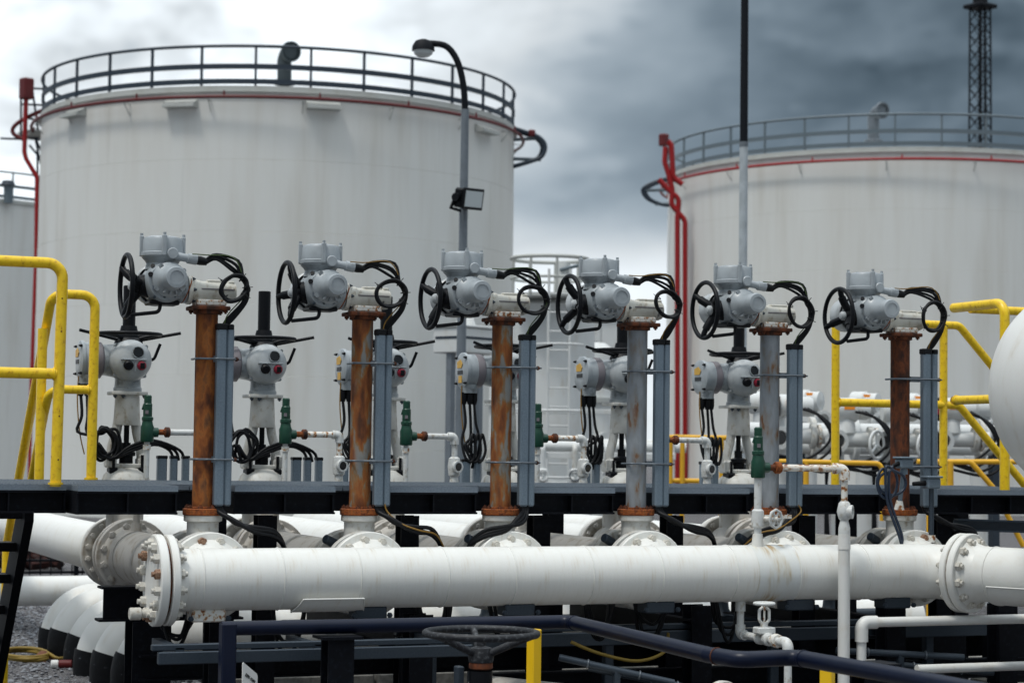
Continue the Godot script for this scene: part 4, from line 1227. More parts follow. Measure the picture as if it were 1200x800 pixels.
	part(t, "control_cover", G().lathe(bc + Vector3(-0.01, 0.0, -0.11), Vector3.FORWARD, [Vector2(0.1, 0), Vector2(0.106, 0.006), Vector2(0.106, 0.03), Vector2(0.098, 0.036), Vector2(0.094, 0.12), Vector2(0.07, 0.16), Vector2(0, 0.172)], 32), M.actuator_light)
	# terminal housing on top
	var tc := Vector3(-0.228, 2.418, -0.01)
	part(t, "neck_collar", G().lathe(tc, Vector3.UP, [Vector2(0.085, 0), Vector2(0.078, 0.03), Vector2(0.084, 0.042), Vector2(0.1, 0.058), Vector2(0.1, 0.062)], 32), M.actuator_grey)
	part(t, "terminal_cover", G().lathe(tc + Vector3(0, 0.062, 0), Vector3.UP, [Vector2(0.1, 0), Vector2(0.106, 0.004), Vector2(0.106, 0.02), Vector2(0.101, 0.024), Vector2(0.097, 0.084), Vector2(0.09, 0.096), Vector2(0.07, 0.102), Vector2(0, 0.104)], 36), M.actuator_cover)
	for k in 4:
		var a := TAU * k / 4 + 0.12
		var d := Vector3(cos(a), 0, sin(a))
		var lug := G()
		lug.box(tc + d * 0.102 + Vector3(0, 0.115, 0), Vector3(0.02, 0.104, 0.024), 0.005, Basis(Vector3.UP, -a))
		lug.cyl(tc + d * 0.103 + Vector3(0, 0.165, 0), tc + d * 0.103 + Vector3(0, 0.178, 0), 0.008, -1, 8)
		part(t, "cover_lug", lug, M.actuator_cover)
	var gp := tc + Vector3(0.028, 0.075, 0.108)
	part(t, "entry_boss", G().lathe(gp - Vector3(0, 0, 0.03), Vector3.BACK, [Vector2(0.028, 0), Vector2(0.028, 0.035), Vector2(0.024, 0.04), Vector2(0, 0.04)], 20), M.actuator_cover)
	part(t, "entry_pipe", G().lathe(gp + Vector3(0.015, -0.01, -0.02), Vector3(1, -0.14, 0), [Vector2(0.02, 0), Vector2(0.02, 0.06), Vector2(0.026, 0.065), Vector2(0.026, 0.11), Vector2(0, 0.11)], 16), M.actuator_cover)
	part(t, "cable_gland", G().lathe(gp + Vector3(0.12, -0.025, -0.02), Vector3(1, -0.14, 0), [Vector2(0.021, 0), Vector2(0.023, 0.02), Vector2(0.018, 0.055), Vector2(0, 0.055)], 14), M.black_rubber)
	# side handwheel and clutch lever
	wheel(t, Vector3(-0.405, 2.332, 0), Vector3.RIGHT, 0.152, Vector3(-0.335, 2.335, 0), rng.randf() * TAU)
	part(t, "wheel_shaft", G().cyl(Vector3(-0.345, 2.335, 0), Vector3(-0.285, 2.338, 0), 0.05, 0.062, 20), M.black_paint)
	part(t, "clutch_lever", G().tube(bend([Vector3(-0.26, 2.27, 0.02), Vector3(-0.245, 2.252, 0.05), Vector3(-0.255, 2.205, 0.07), Vector3(-0.4, 2.185, 0.085)], 0.03), 0.0095, 8), M.black_paint)
	return t

func make_conduit(i: int, label: String, off: float) -> void:
	var x: float = XS[i]
	var t := thing("cable_conduit", label, "conduit", Vector3(x + off, 0, Z0 + 0.072), "galvanised conduits strapped to the posts")
	var top := 2.137
	var bot := 1.262
	var gap := 0.012 if i == 5 else 0.001
	var w1 := 0.05
	var w2 := 0.034
	part(t, "channel", G().box(Vector3(-0.012, (top + bot) * 0.5, 0), Vector3(w1, top - bot, 0.05), 0.009), M.galvanised)
	part(t, "channel", G().box(Vector3(-0.012 + w1 * 0.5 + gap + w2 * 0.5, (top + bot) * 0.5, 0.004), Vector3(w2, top - bot, 0.04), 0.008), M.galvanised)
	part(t, "cap", G().box(Vector3(-0.012, top + 0.006, 0), Vector3(w1 + 0.006, 0.034, 0.056), 0.006), M.black_rubber)
	part(t, "cap", G().box(Vector3(-0.012 + w1 * 0.5 + gap + w2 * 0.5, top + 0.005, 0.004), Vector3(w2 - 0.004, 0.03, 0.044), 0.005), M.black_rubber)
	for y in [1.985, 1.49]:
		var pts := [Vector3(-off - 0.058, y, -0.132), Vector3(-off - 0.06, y, -0.01), Vector3(-off, y, -0.01), Vector3(-0.04, y, 0.028), Vector3(0.055 + gap, y, 0.028), Vector3(0.058 + gap, y, -0.03), Vector3(0.06, y - 0.0, -0.132)]
		part(t, "strap", G().tube(bend(pts, 0.02, 4), 0.006, 6), M.strap_metal)
		part(t, "strap_bolt", G().cyl(Vector3(0.05 + gap, y, 0.0), Vector3(0.085 + gap, y, 0.0), 0.005, -1, 6), M.strap_metal)
		part(t, "strap_nut", G().nut(Vector3(0.06 + gap, y, 0.0), Vector3.RIGHT, 0.012, 0.01), M.rust_dark)
		part(t, "spacer", G().box(Vector3(-off * 0.5 - 0.0, y, -0.03), Vector3(maxf(off - 0.07, 0.02), 0.03, 0.03)), M.strap_metal)

func make_loop(i: int, label: String, off: float) -> void:
	var x: float = XS[i]
	var t := thing("cable_loop", label, "cable", Vector3(x, 0, Z0), "coiled cables at the motor valves")
	var rng := RandomNumberGenerator.new()
	rng.seed = 300 + i
	var c := Vector3(0.10 + 0.5 * (off - 0.07) + rng.randf_range(-0.01, 0.01), 2.335 + rng.randf_range(-0.008, 0.01), 0.115)
	var r := 0.068 * rng.randf_range(0.88, 1.08)
	var start := Vector3(-0.03, 2.463, 0.078)
	for k in 4:
		var turns := 1 if k < 2 else 2
		var pts := [start + Vector3(0, 0.006 * (k - 1.5), 0.008 * (k % 2)), start + Vector3(0.05, 0.012 + 0.008 * k, 0.01)]
		pts.append(Vector3(c.x - 0.01 + 0.012 * k, c.y + r + 0.045 + 0.018 * (k - 1) + rng.randf_range(-0.008, 0.008), c.z - 0.01))
		var a0 := 0.9
		var sweep := TAU * turns + 0.9
		if k >= 2:
			var steps := 12 * turns + 5
			for j in steps + 1:
				var a := a0 - sweep * j / steps
				var rr := r + rng.randf_range(-0.003, 0.003) + (0.005 if k == 3 else -0.002) + 0.007 * sin(a * 2.0 + i)
				pts.append(c + Vector3(cos(a) * rr, sin(a) * rr, 0.014 * (k - 2) + 0.016 * float(j) / steps))
		else:
			pts.append(c + Vector3(r * 0.75 + 0.012 * k, r * 0.85, -0.02))
			pts.append(c + Vector3(r + 0.014 + 0.012 * k, 0.0, -0.02))
		pts.append(Vector3(c.x + r * 1.02 + 0.006 * k, c.y - r * 0.45, c.z - 0.015))
		pts.append(Vector3(c.x + r * 0.8 + 0.006 * k, c.y - r * 1.2, c.z - 0.02))
		pts.append(Vector3(off + 0.02 + 0.01 * (k - 1), 2.18, 0.078))
		pts.append(Vector3(off - 0.012 + 0.014 * (k % 3), 2.13, 0.072))
		part(t, "cable", G().tube(spline(pts, 4), [0.0075, 0.0068, 0.0082, 0.0076][k], 7), M.black_rubber)
	# thin earth wire
	var ew := [start + Vector3(-0.075, 0.03, 0.03), start + Vector3(0.0, 0.03, 0.02), Vector3(c.x + 0.0, c.y + r + 0.09, c.z), Vector3(c.x + r * 0.8, c.y + r * 0.7, c.z + 0.015), Vector3(c.x + r + 0.004, c.y - 0.02, c.z + 0.02), Vector3(off + 0.01, 2.2, 0.09), Vector3(off, 2.13, 0.08)]
	part(t, "earth_wire", G().tube(spline(ew, 5), 0.003, 5), M.cable_green if i % 2 == 0 else M.cable_yellow)
	for k in 5:
		var a := [0.9, 0.1, -0.5, 2.6, 4.0][k] as float
		part(t, "cable_tie", G().ring(c + Vector3(cos(a) * r, sin(a) * r, 0.012), Vector3(-sin(a), cos(a), 0), 0.0165, 0.0025, 12, 4), M.sticker_black)
		part(t, "tie_end", G().tube([c + Vector3(cos(a) * (r + 0.014), sin(a) * (r + 0.014), 0.014), c + Vector3(cos(a) * (r + 0.034), sin(a) * (r + 0.034), 0.02)], 0.002, 4), M.sticker_black)

func make_tail(i: int, label: String, off: float) -> void:
	# the cables that leave the conduit's foot and duck behind the header
	var x: float = XS[i]
	var t := thing("cable_tail", label, "cable", Vector3(x + off, 0, Z0 + 0.072), "cables leaving the conduits")
	var rng := RandomNumberGenerator.new()
	rng.seed = 500 + i
	var s := -1.0 if i == 2 or i == 4 else 1.0
	for k in 3:
		var o := 0.012 * (k - 1)
		var pts := [Vector3(-0.01 + o, 1.275, 0), Vector3(0.0 + o, 1.235, 0.01), Vector3(s * 0.05 + o, 1.19 - o, 0.06), Vector3(s * 0.15, 1.15 + o, 0.1), Vector3(s * 0.26, 1.125 + o + rng.randf_range(-0.01, 0.01), 0.08), Vector3(s * 0.33, 1.03, 0.02), Vector3(s * 0.36, 0.8, 0.0)]
		part(t, "cable", G().tube(spline(pts, 5), 0.0125 - 0.001 * k, 8), M.black_rubber)
	if i in [1, 4]:
		var pts2 := [Vector3(0.02, 1.275, 0.02), Vector3(0.03, 1.235, 0.03), Vector3(s * 0.08, 1.18, 0.085), Vector3(s * 0.17, 1.145, 0.12), Vector3(s * 0.27, 1.12, 0.1), Vector3(s * 0.35, 1.03, 0.03)]
		part(t, "earth_wire", G().tube(spline(pts2, 5), 0.0042, 6), M.cable_yellow)

# ---------------------------------------------------------------- spools and rear lines
func make_lines() -> void:
	for i in 6:
		var x: float = XS[i]
		var s := thing("spool_pipe", "grey-white pipe spool between the %s post valve and the valve behind it" % ORD[i], "pipe", Vector3(x, 0, 0), "pipe spools below the deck")
		part(s, "pipe_run", G().lathe(Vector3(0, HY, Z0 - 0.21), Vector3.FORWARD, [Vector2(PR, 0), Vector2(PR, 1.46)], 40), M.valve_grey)
		flange(s, "flange", Vector3(0, HY, Z0 - 0.17), Vector3.FORWARD, FR, 0.038, 16, M.valve_grey, 0.019, M.valve_grey)
		flange(s, "flange", Vector3(0, HY, ZR + 0.235), Vector3.BACK, FR, 0.038, 12, M.valve_grey, 0.0235, M.valve_grey)
		part(s, "weld_neck", G().lathe(Vector3(0, HY, ZR + 0.272), Vector3.BACK, [Vector2(PR + 0.035, 0), Vector2(PR + 0.014, 0.03), Vector2(PR, 0.1)], 40), M.valve_grey)
		part(s, "weld_bead", G().ring(Vector3(0, HY, ZR + 0.42), Vector3.BACK, PR, 0.005, 40, 6), M.valve_grey)
		part(s, "vent_stub", G().cyl(Vector3(0.0, HY + PR - 0.01, ZR + 0.34), Vector3(0.0, HY + PR + 0.14, ZR + 0.34), 0.02, -1, 12), M.valve_grey)
		part(s, "vent_boss", G().cyl(Vector3(0.0, HY + PR - 0.01, ZR + 0.34), Vector3(0.0, HY + PR + 0.045, ZR + 0.34), 0.036, 0.028, 14), M.valve_grey)
		if i == 0:
			part(s, "saddle_sheet", sheet_wrap(Vector3(0, HY, ZR + 0.62), Vector3.BACK, 0.3, PR + 0.012, deg_to_rad(150), deg_to_rad(100)), M.valve_grey)
		var r := thing("line_pipe", "white line pipe running back from the %s rear valve and down into the ground" % ORD[i], "pipe", Vector3(x, 0, 0), "white line pipes behind the rear valves")
		var ze := -25.0 if i == 0 else -15.8 - 0.2 * i
		part(r, "pipe_run", G().tube(bend([Vector3(0, HY, ZR - 0.24), Vector3(0, HY, ze), Vector3(0, -0.05, ze)], 0.3, 8), PR, 36), M.pipe_white)
		flange(r, "flange", Vector3(0, HY, ZR - 0.206), Vector3.FORWARD, FR, 0.038, 16, M.pipe_white, 0.019, M.valve_grey)

# ---------------------------------------------------------------- rear motor valves
func make_rear_valve(i: int, label: String) -> Node3D:
	var t := thing("yoke_valve", label, "valve", Vector3(XS[i], 0, ZR), "rear row of yoke valves")
	flange(t, "valve_flange", Vector3(0, HY, 0.196), Vector3.FORWARD, FR, 0.036, 16, M.valve_grey, 0.019, M.valve_grey)
	part(t, "gasket", G().cyl(Vector3(0, HY, 0.19), Vector3(0, HY, 0.24), FR - 0.025, -1, 36), M.rust_dark)
	part(t, "valve_body", G().lathe(Vector3(0, HY, 0.17), Vector3.FORWARD, [Vector2(PR, 0), Vector2(PR + 0.02, 0.08), Vector2(PR + 0.035, 0.17), Vector2(PR + 0.02, 0.26), Vector2(PR, 0.34)], 36), M.valve_grey)
	flange(t, "valve_flange", Vector3(0, HY, -0.2), Vector3.BACK, FR, 0.036, 16, M.valve_grey, 0.019, M.valve_grey)
	part(t, "bonnet", G().lathe(Vector3(0, HY + 0.08, 0), Vector3.UP, [Vector2(0.175, 0), Vector2(0.172, 0.185), Vector2(0.165, 0.21)], 32, 0.6), M.valve_grey)
	part(t, "bonnet_plate", G().box(Vector3(0, 1.222, 0.0), Vector3(0.47, 0.022, 0.3), 0.005), M.valve_white)
	part(t, "bonnet_dome", G().lathe(Vector3(0, 1.232, 0), Vector3.UP, [Vector2(0.155, 0), Vector2(0.15, 0.1), Vector2(0.125, 0.155), Vector2(0.09, 0.185), Vector2(0.06, 0.195), Vector2(0, 0.197)], 32), M.valve_white)
	part(t, "yoke_foot", G().box(Vector3(0, 1.436, 0), Vector3(0.2, 0.026, 0.12), 0.006), M.valve_white)
	for q in [-0.083, 0.083]:
		part(t, "foot_clamp", G().box(Vector3(q, 1.408, 0.03), Vector3(0.05, 0.034, 0.09), 0.006), M.black_paint)
		part(t, "clamp_stud", G().cyl(Vector3(q, 1.37, 0.062), Vector3(q, 1.5, 0.062), 0.009, -1, 8), M.black_paint)
	for q in [-0.075, 0.075]:
		for z in [-0.035, 0.04]:
			part(t, "foot_stud", G().nut(Vector3(q, 1.448, z), Vector3.UP, 0.015, 0.03), M.galvanised_dark if z < 0 else M.valve_white)
	for s in [-1.0, 1.0]:
		var lg := G()
		var sp := [Vector3(s * 0.05, 1.70, 0), Vector3(s * 0.062, 1.62, 0), Vector3(s * 0.084, 1.54, 0), Vector3(s * 0.092, 1.44, 0)]
		lg.tube(spline(sp, 5), 0.029, 12)
		lg.box(Vector3(s * 0.095, 1.465, 0), Vector3(0.05, 0.085, 0.11), 0.012)
		part(t, "yoke_leg", lg, M.valve_white)
	part(t, "stem", G().cyl(Vector3(0, 1.44, 0), Vector3(0, 1.69, 0), 0.016, -1, 12), M.black_paint)
	part(t, "gland", G().lathe(Vector3(0, 1.43, 0), Vector3.UP, [Vector2(0.04, 0), Vector2(0.04, 0.06), Vector2(0.055, 0.065), Vector2(0.055, 0.085), Vector2(0.026, 0.095), Vector2(0.026, 0.14), Vector2(0, 0.14)], 16), M.black_paint)
	part(t, "pedestal", G().lathe(Vector3(0, 1.67, 0), Vector3.UP, [Vector2(0, 0), Vector2(0.074, 0), Vector2(0.078, 0.006), Vector2(0.07, 0.17), Vector2(0.07, 0.176), Vector2(0, 0.176)], 28), M.valve_white)
	part(t, "mount_plate", G().box(Vector3(0, 1.856, 0), Vector3(0.205, 0.02, 0.18), 0.004), M.valve_white)
	for q in [[-0.085, 0.07], [0.085, 0.07], [-0.04, 0.075]]:
		part(t, "mount_bolt", G().nut(Vector3(q[0], 1.845, q[1]), Vector3.DOWN, 0.012, 0.012), M.galvanised_dark)
	part(t, "thrust_base", G().lathe(Vector3(0, 1.866, 0), Vector3.UP, [Vector2(0.082, 0), Vector2(0.082, 0.02), Vector2(0.076, 0.026), Vector2(0.074, 0.075), Vector2(0.085, 0.085)], 28), M.actuator_grey)
	# actuator head with its window facing out over the walkway
	var hy := 2.045
	part(t, "actuator_body", G().lathe(Vector3(0, hy, -0.16), Vector3.BACK, [Vector2(0, 0), Vector2(0.08, 0.0), Vector2(0.1, 0.02), Vector2(0.108, 0.1), Vector2(0.118, 0.2), Vector2(0.118, 0.215)], 40), M.actuator_cover)
	part(t, "display_cover", G().lathe(Vector3(0, hy, 0.055), Vector3.BACK, [Vector2(0.118, 0), Vector2(0.121, 0.004), Vector2(0.121, 0.02), Vector2(0.117, 0.045), Vector2(0.106, 0.078), Vector2(0.082, 0.1), Vector2(0.045, 0.112), Vector2(0, 0.115)], 40), M.actuator_light)
	part(t, "cover_rim", G().ring(Vector3(0, hy, 0.055), Vector3.BACK, 0.119, 0.005, 40, 6), M.actuator_grey)
	for k in 4:
		var a := TAU * k / 4 + 0.75
		part(t, "cover_lug", G().cyl(Vector3(cos(a) * 0.12, hy + sin(a) * 0.12, 0.03), Vector3(cos(a) * 0.12, hy + sin(a) * 0.12, 0.078), 0.0115, -1, 10), M.actuator_grey)
	var fz := 0.168
	part(t, "display_window", G().lathe(Vector3(0.022, hy + 0.042, fz - 0.015), Vector3(0.12, 0.22, 1), [Vector2(0.034, 0), Vector2(0.034, 0.016), Vector2(0.028, 0.02), Vector2(0.028, 0.014), Vector2(0, 0.014)], 20), M.lens_black)
	part(t, "window_ring", G().ring(Vector3(0.023, hy + 0.044, fz - 0.002), Vector3(0.12, 0.22, 1), 0.033, 0.005, 24, 6), M.actuator_grey)
	part(t, "brow", G().box(Vector3(0.0, hy + 0.002, fz), Vector3(0.15, 0.007, 0.024), 0.002), M.actuator_grey)
	part(t, "mode_knob", G().lathe(Vector3(-0.03, hy - 0.03, fz - 0.01), Vector3(-0.1, -0.15, 1), [Vector2(0.03, 0), Vector2(0.028, 0.022), Vector2(0.02, 0.03), Vector2(0, 0.03)], 16), M.black_paint)
	part(t, "selector_knob", G().lathe(Vector3(0.042, hy - 0.03, fz - 0.015), Vector3(0.2, -0.15, 1), [Vector2(0.028, 0), Vector2(0.026, 0.024), Vector2(0.016, 0.03), Vector2(0, 0.03)], 16), M.red_plastic)
	part(t, "selector_grip", G().box(Vector3(0.047, hy - 0.033, fz + 0.014), Vector3(0.026, 0.034, 0.016), 0.003), M.black_paint)
	part(t, "knob_divider", G().box(Vector3(0.006, hy - 0.04, fz), Vector3(0.008, 0.06, 0.016), 0.002), M.actuator_grey)
	# terminal head on the side
	part(t, "terminal_neck", G().cyl(Vector3(-0.17, hy + 0.005, -0.02), Vector3(-0.06, hy, -0.02), 0.085, 0.1, 28), M.actuator_grey)
	part(t, "terminal_band", G().lathe(Vector3(-0.19, hy, -0.02), Vector3.RIGHT, [Vector2(0.1, -0.02), Vector2(0.106, -0.01), Vector2(0.106, 0.03), Vector2(0.085, 0.045)], 32), M.label_grey)
	part(t, "terminal_cover", G().lathe(Vector3(-0.2, hy, -0.02), Vector3.LEFT, [Vector2(0.098, -0.01), Vector2(0.104, 0), Vector2(0.102, 0.055), Vector2(0.112, 0.06), Vector2(0.112, 0.078), Vector2(0.1, 0.084), Vector2(0.05, 0.09), Vector2(0, 0.09)], 36), M.actuator_cover)
	for k in 4:
		var a := TAU * k / 4 + 0.785
		part(t, "cover_bolt", G().nut(Vector3(-0.278, hy + cos(a) * 0.112, -0.02 + sin(a) * 0.112), Vector3.LEFT, 0.009, 0.014), M.black_paint)
	var fx := -0.2915
	var wt := G()
	wt.slab(PackedVector2Array([Vector2(-0.045, 0.01), Vector2(0.03, 0.01), Vector2(0.045, 0.035), Vector2(0.01, 0.062), Vector2(-0.045, 0.05)]), Vector3(fx, hy + 0.005, -0.02), Basis(Vector3.BACK, Vector3.UP, Vector3.LEFT), 0.003)
	part(t, "warning_sticker", wt, M.sticker_yellow)
	part(t, "name_plate", G().box(Vector3(fx, hy - 0.012, -0.018), Vector3(0.004, 0.024, 0.085)), M.sticker_black)
	if i == 2 or i == 3:
		part(t, "warning_sticker", G().box(Vector3(fx, hy - 0.055, -0.015), Vector3(0.004, 0.045, 0.055)), M.sticker_yellow)
	part(t, "gland_boss", G().cyl(Vector3(-0.235, hy - 0.085, 0.0), Vector3(-0.235, hy - 0.14, 0.0), 0.05, 0.046, 16), M.actuator_grey)
	for k in 3:
		part(t, "cable_gland", G().lathe(Vector3(-0.27 + 0.034 * k, hy - 0.135, 0.012 * (k % 2)), Vector3.DOWN, [Vector2(0.02, 0), Vector2(0.02, 0.05), Vector2(0.014, 0.075), Vector2(0, 0.075)], 12), M.black_rubber)
	# top handwheel with long bars and the stem cover
	part(t, "wheel_hub", G().lathe(Vector3(0, hy + 0.095, 0), Vector3.UP, [Vector2(0.085, 0), Vector2(0.08, 0.02), Vector2(0.058, 0.04), Vector2(0.05, 0.09), Vector2(0.045, 0.11), Vector2(0, 0.11)], 24), M.black_paint)
	var hw := part(t, "handwheel", G().ring(Vector3(0, 2.2, 0), Vector3.UP, 0.185, 0.0115, 48, 8), M.black_paint)
	var tilt := [0.0, 0.5, 0.9, 1.3, 0.35, 0.7][i] as float
	for k in 3:
		var a := TAU * k / 3 + 0.35 + tilt * 0.3
		part(hw, "spoke", G().tube([Vector3(cos(a) * 0.03, 2.165, sin(a) * 0.03), Vector3(cos(a) * 0.1, 2.185, sin(a) * 0.1), Vector3(cos(a) * 0.184, 2.2, sin(a) * 0.184)], 0.011, 8), M.black_paint)
	for k in 2:
		var a := (0.18 + tilt * 0.25) * (1.0 if k == 0 else -1.0) + PI * k
		part(hw, "extension_bar", G().tube([Vector3(cos(a) * 0.06, 2.165, sin(a) * 0.06), Vector3(cos(a) * 0.3, 2.214, sin(a) * 0.3)], 0.0095, 8), M.black_paint)
	part(t, "stem_cover", G().cyl(Vector3(0, 2.18, 0), Vector3(0, 2.485, 0), 0.037, -1, 20, 0.004), M.black_paint)
	part(t, "clutch_lever", G().tube(bend([Vector3(0.09, hy + 0.0, 0.04), Vector3(0.135, hy + 0.01, 0.08), Vector3(0.165, hy + 0.1, 0.1)], 0.03), 0.0095, 8), M.black_paint)
	return t

func make_rear_cables(i: int, label: String) -> void:
	var t := thing("hanging_cable", label, "cable", Vector3(XS[i], 0, ZR), "cables hanging from the yoke valves")
	var rng := RandomNumberGenerator.new()
	rng.seed = 700 + i
	var right := i < 2
	for k in 3:
		var x0 := -0.27 + 0.034 * k
		var pts := [Vector3(x0, 1.84, 0.012 * (k % 2)), Vector3(x0 + 0.005, 1.72, 0.02), Vector3(x0 - 0.02 + 0.02 * k, 1.63, 0.03)]
		if right:
			var turns := 2 if k < 2 else 1
			var c := Vector3(-0.15 + 0.02 * k, 1.56, 0.07)
			for j in 9 * turns:
				var a := 2.4 - TAU * j / 9.0
				var r := 0.07 + rng.randf_range(-0.012, 0.018)
				pts.append(c + Vector3(cos(a) * r * 0.8, sin(a) * r * 1.15, 0.02 * float(j) / 9.0))
			pts.append_array([Vector3(-0.1, 1.48, 0.1), Vector3(0.0, 1.52 + 0.015 * k, 0.12), Vector3(0.14, 1.56 + 0.012 * k, 0.1), Vector3(0.24 + 0.03 * k, 1.53, 0.06), Vector3(0.27 + 0.03 * k, 1.47, 0.05)])
		else:
			var c2 := Vector3(-0.26 + 0.03 * k, 1.58, 0.05)
			pts.append_array([c2 + Vector3(-0.035 - 0.012 * k, 0.0, 0.0), c2 + Vector3(-0.02, -0.075, 0.02), c2 + Vector3(0.015, -0.1, 0.03), c2 + Vector3(0.035 + rng.randf_range(-0.01, 0.015), -0.03, 0.03), c2 + Vector3(0.03, 0.07, 0.02), c2 + Vector3(0.012, 0.03, 0.03), Vector3(-0.24 + 0.02 * k, 1.5, 0.06), Vector3(-0.26 + 0.03 * k, 1.44, 0.05)])
		part(t, "cable", G().tube(spline(pts, 4), 0.0092, 7), M.black_rubber)
	part(t, "earth_wire", G().tube(spline([Vector3(-0.285, 1.95, 0.0), Vector3(-0.29, 1.8, 0.01), Vector3(-0.275, 1.62, 0.03), Vector3(-0.25, 1.5, 0.05)], 5), 0.004, 5), M.cable_yellow)
	# stubs that the cables enter
	var st := thing("conduit_stub", "short galvanised conduit stubs on the deck below the %s yoke valve" % ORD[i], "conduit", Vector3(XS[i], 0, ZR), "conduit stubs on the deck")
	var xs := [0.2, 0.27, 0.34] if right else [-0.275, -0.2]
	for k in xs.size():
		var w := 0.055 if k == 0 else 0.04
		part(st, "stub", G().box(Vector3(xs[k], 1.39, 0.05), Vector3(w, 0.2, 0.05), 0.008), M.galvanised)
		part(st, "cap", G().box(Vector3(xs[k], 1.488, 0.05), Vector3(w + 0.004, 0.02, 0.054), 0.004), M.black_rubber)

func make_relief(i: int, label: String) -> void:
	var t := thing("relief_valve", label, "relief valve", Vector3(XS[i] + [0.066, 0.072, 0.05, 0.12, 0.14][i], 0, ZR + 0.26), "green relief valves on the rear row")
	part(t, "riser", G().cyl(Vector3(0, 1.3, 0), Vector3(0, 1.58, 0), 0.016, -1, 12), M.small_pipe_white)
	part(t, "riser_nut", G().cyl(Vector3(0, 1.53, 0), Vector3(0, 1.56, 0), 0.023, -1, 8), M.rust_white)
	green_body(t, 1.575)
	var out: float = [0.32, 0.33, 0.31, 0.31, 0.34][i]
	part(t, "nipple", G().cyl(Vector3(0.03, 1.632, 0), Vector3(0.1, 1.632, 0), 0.017, -1, 12), M.rust_flange)
	part(t, "union", G().cyl(Vector3(0.1, 1.632, 0), Vector3(0.13, 1.632, 0), 0.03, -1, 8, 0.004), M.rust_dark)
	part(t, "outlet_pipe", G().tube(bend([Vector3(0.12, 1.632, 0), Vector3(out, 1.632, 0), Vector3(out, 1.42, 0)], 0.02), 0.018, 12), M.rust_white if i % 2 else M.small_pipe_white)
	part(t, "elbow", G().tube(bend([Vector3(out - 0.045, 1.632, 0), Vector3(out, 1.632, 0), Vector3(out, 1.585, 0)], 0.025), 0.026, 12), M.small_pipe_white)
	part(t, "tee", G().lathe(Vector3(out, 1.43, 0), Vector3.UP, [Vector2(0.024, -0.04), Vector2(0.034, -0.03), Vector2(0.04, 0.02), Vector2(0.034, 0.07), Vector2(0.022, 0.08)], 16), M.small_pipe_white)
	part(t, "sight_port", G().lathe(Vector3(out, 1.45, 0.02), Vector3(0.35, 0, 1), [Vector2(0.03, 0), Vector2(0.036, 0.01), Vector2(0.036, 0.032), Vector2(0.026, 0.032), Vector2(0.026, 0.022), Vector2(0, 0.022)], 18), M.small_pipe_white)
	part(t, "port_glass", G().cyl(Vector3(out + 0.012, 1.45, 0.042), Vector3(out + 0.0135, 1.45, 0.046), 0.024, -1, 16), M.lens_black)
	part(t, "foot", G().cyl(Vector3(out, 1.34, 0), Vector3(out, 1.4, 0), 0.03, 0.022, 14), M.small_pipe_white)

func green_body(t: Node3D, y: float) -> void:
	part(t, "valve_body", G().lathe(Vector3(0, y, 0), Vector3.UP, [Vector2(0, 0), Vector2(0.034, 0), Vector2(0.038, 0.008), Vector2(0.038, 0.085), Vector2(0.032, 0.1), Vector2(0.029, 0.12), Vector2(0.033, 0.125), Vector2(0.033, 0.14), Vector2(0.026, 0.145), Vector2(0.026, 0.215), Vector2(0.022, 0.22), Vector2(0.022, 0.262), Vector2(0.016, 0.268), Vector2(0, 0.268)], 20), M.green_valve)
	part(t, "outlet_boss", G().cyl(Vector3(0.0, y + 0.055, 0), Vector3(0.062, y + 0.055, 0), 0.03, 0.027, 16), M.green_valve)
	part(t, "name_plate", G().box(Vector3(-0.01, y + 0.17, 0.0265), Vector3(0.018, 0.02, 0.004), 0.0, Basis(Vector3.UP, -0.35)), M.label_grey)
	part(t, "cap_ear", G().box(Vector3(-0.026, y + 0.2, 0), Vector3(0.01, 0.035, 0.01), 0.003, Basis(Vector3.BACK, -0.3)), M.green_valve)

# ---------------------------------------------------------------- deck, stairs, rails
func channel_beam(g: Geo, a: Vector3, b: Vector3, h: float, w: float, open_to: Vector3) -> Geo:
	# web with two flanges
	var l := b - a
	var bs := Basis(l.normalized(), Vector3.UP, l.normalized().cross(Vector3.UP))
	var c := (a + b) * 0.5
	var o := open_to.normalized()
	g.box(c, Vector3(l.length(), h - 0.02, 0.008), 0.0, bs)
	g.box(c + Vector3(0, h * 0.5 - 0.005, 0) + o * w * 0.5, Vector3(l.length(), 0.01, w), 0.0, bs)
	g.box(c - Vector3(0, h * 0.5 - 0.005, 0) + o * w * 0.5, Vector3(l.length(), 0.01, w), 0.0, bs)
	return g

func i_column(g: Geo, x: float, z: float, y0: float, y1: float, w: float) -> Geo:
	var c := Vector3(x, (y0 + y1) * 0.5, z)
	g.box(c, Vector3(0.008, y1 - y0, w - 0.024))
	g.box(c + Vector3(0, 0, w * 0.5 - 0.006), Vector3(w, y1 - y0, 0.012))
	g.box(c - Vector3(0, 0, w * 0.5 - 0.006), Vector3(w, y1 - y0, 0.012))
	return g

# open steel grating: edge bars, bearing bars along z and twisted cross rods
func grating(x0: float, x1: float, z0: float, z1: float) -> Geo:
	var g := G()
	var c := Vector3((x0 + x1) * 0.5, DECK - 0.014, (z0 + z1) * 0.5)
	for z in [z0 + 0.003, z1 - 0.003]:
		g.box(Vector3(c.x, c.y, z), Vector3(x1 - x0, 0.028, 0.006))
	var n := int((x1 - x0) / 0.034)
	for k in n + 1:
		g.box(Vector3(lerpf(x0 + 0.003, x1 - 0.003, float(k) / n), c.y, c.z), Vector3(0.005, 0.0275, z1 - z0 - 0.014))
	var m := maxi(1, int((z1 - z0) / 0.1))
	for k in m:
		g.box(Vector3(c.x, DECK - 0.0045, lerpf(z0, z1, (k + 0.5) / m)), Vector3(x1 - x0 - 0.004, 0.006, 0.006))
	return g

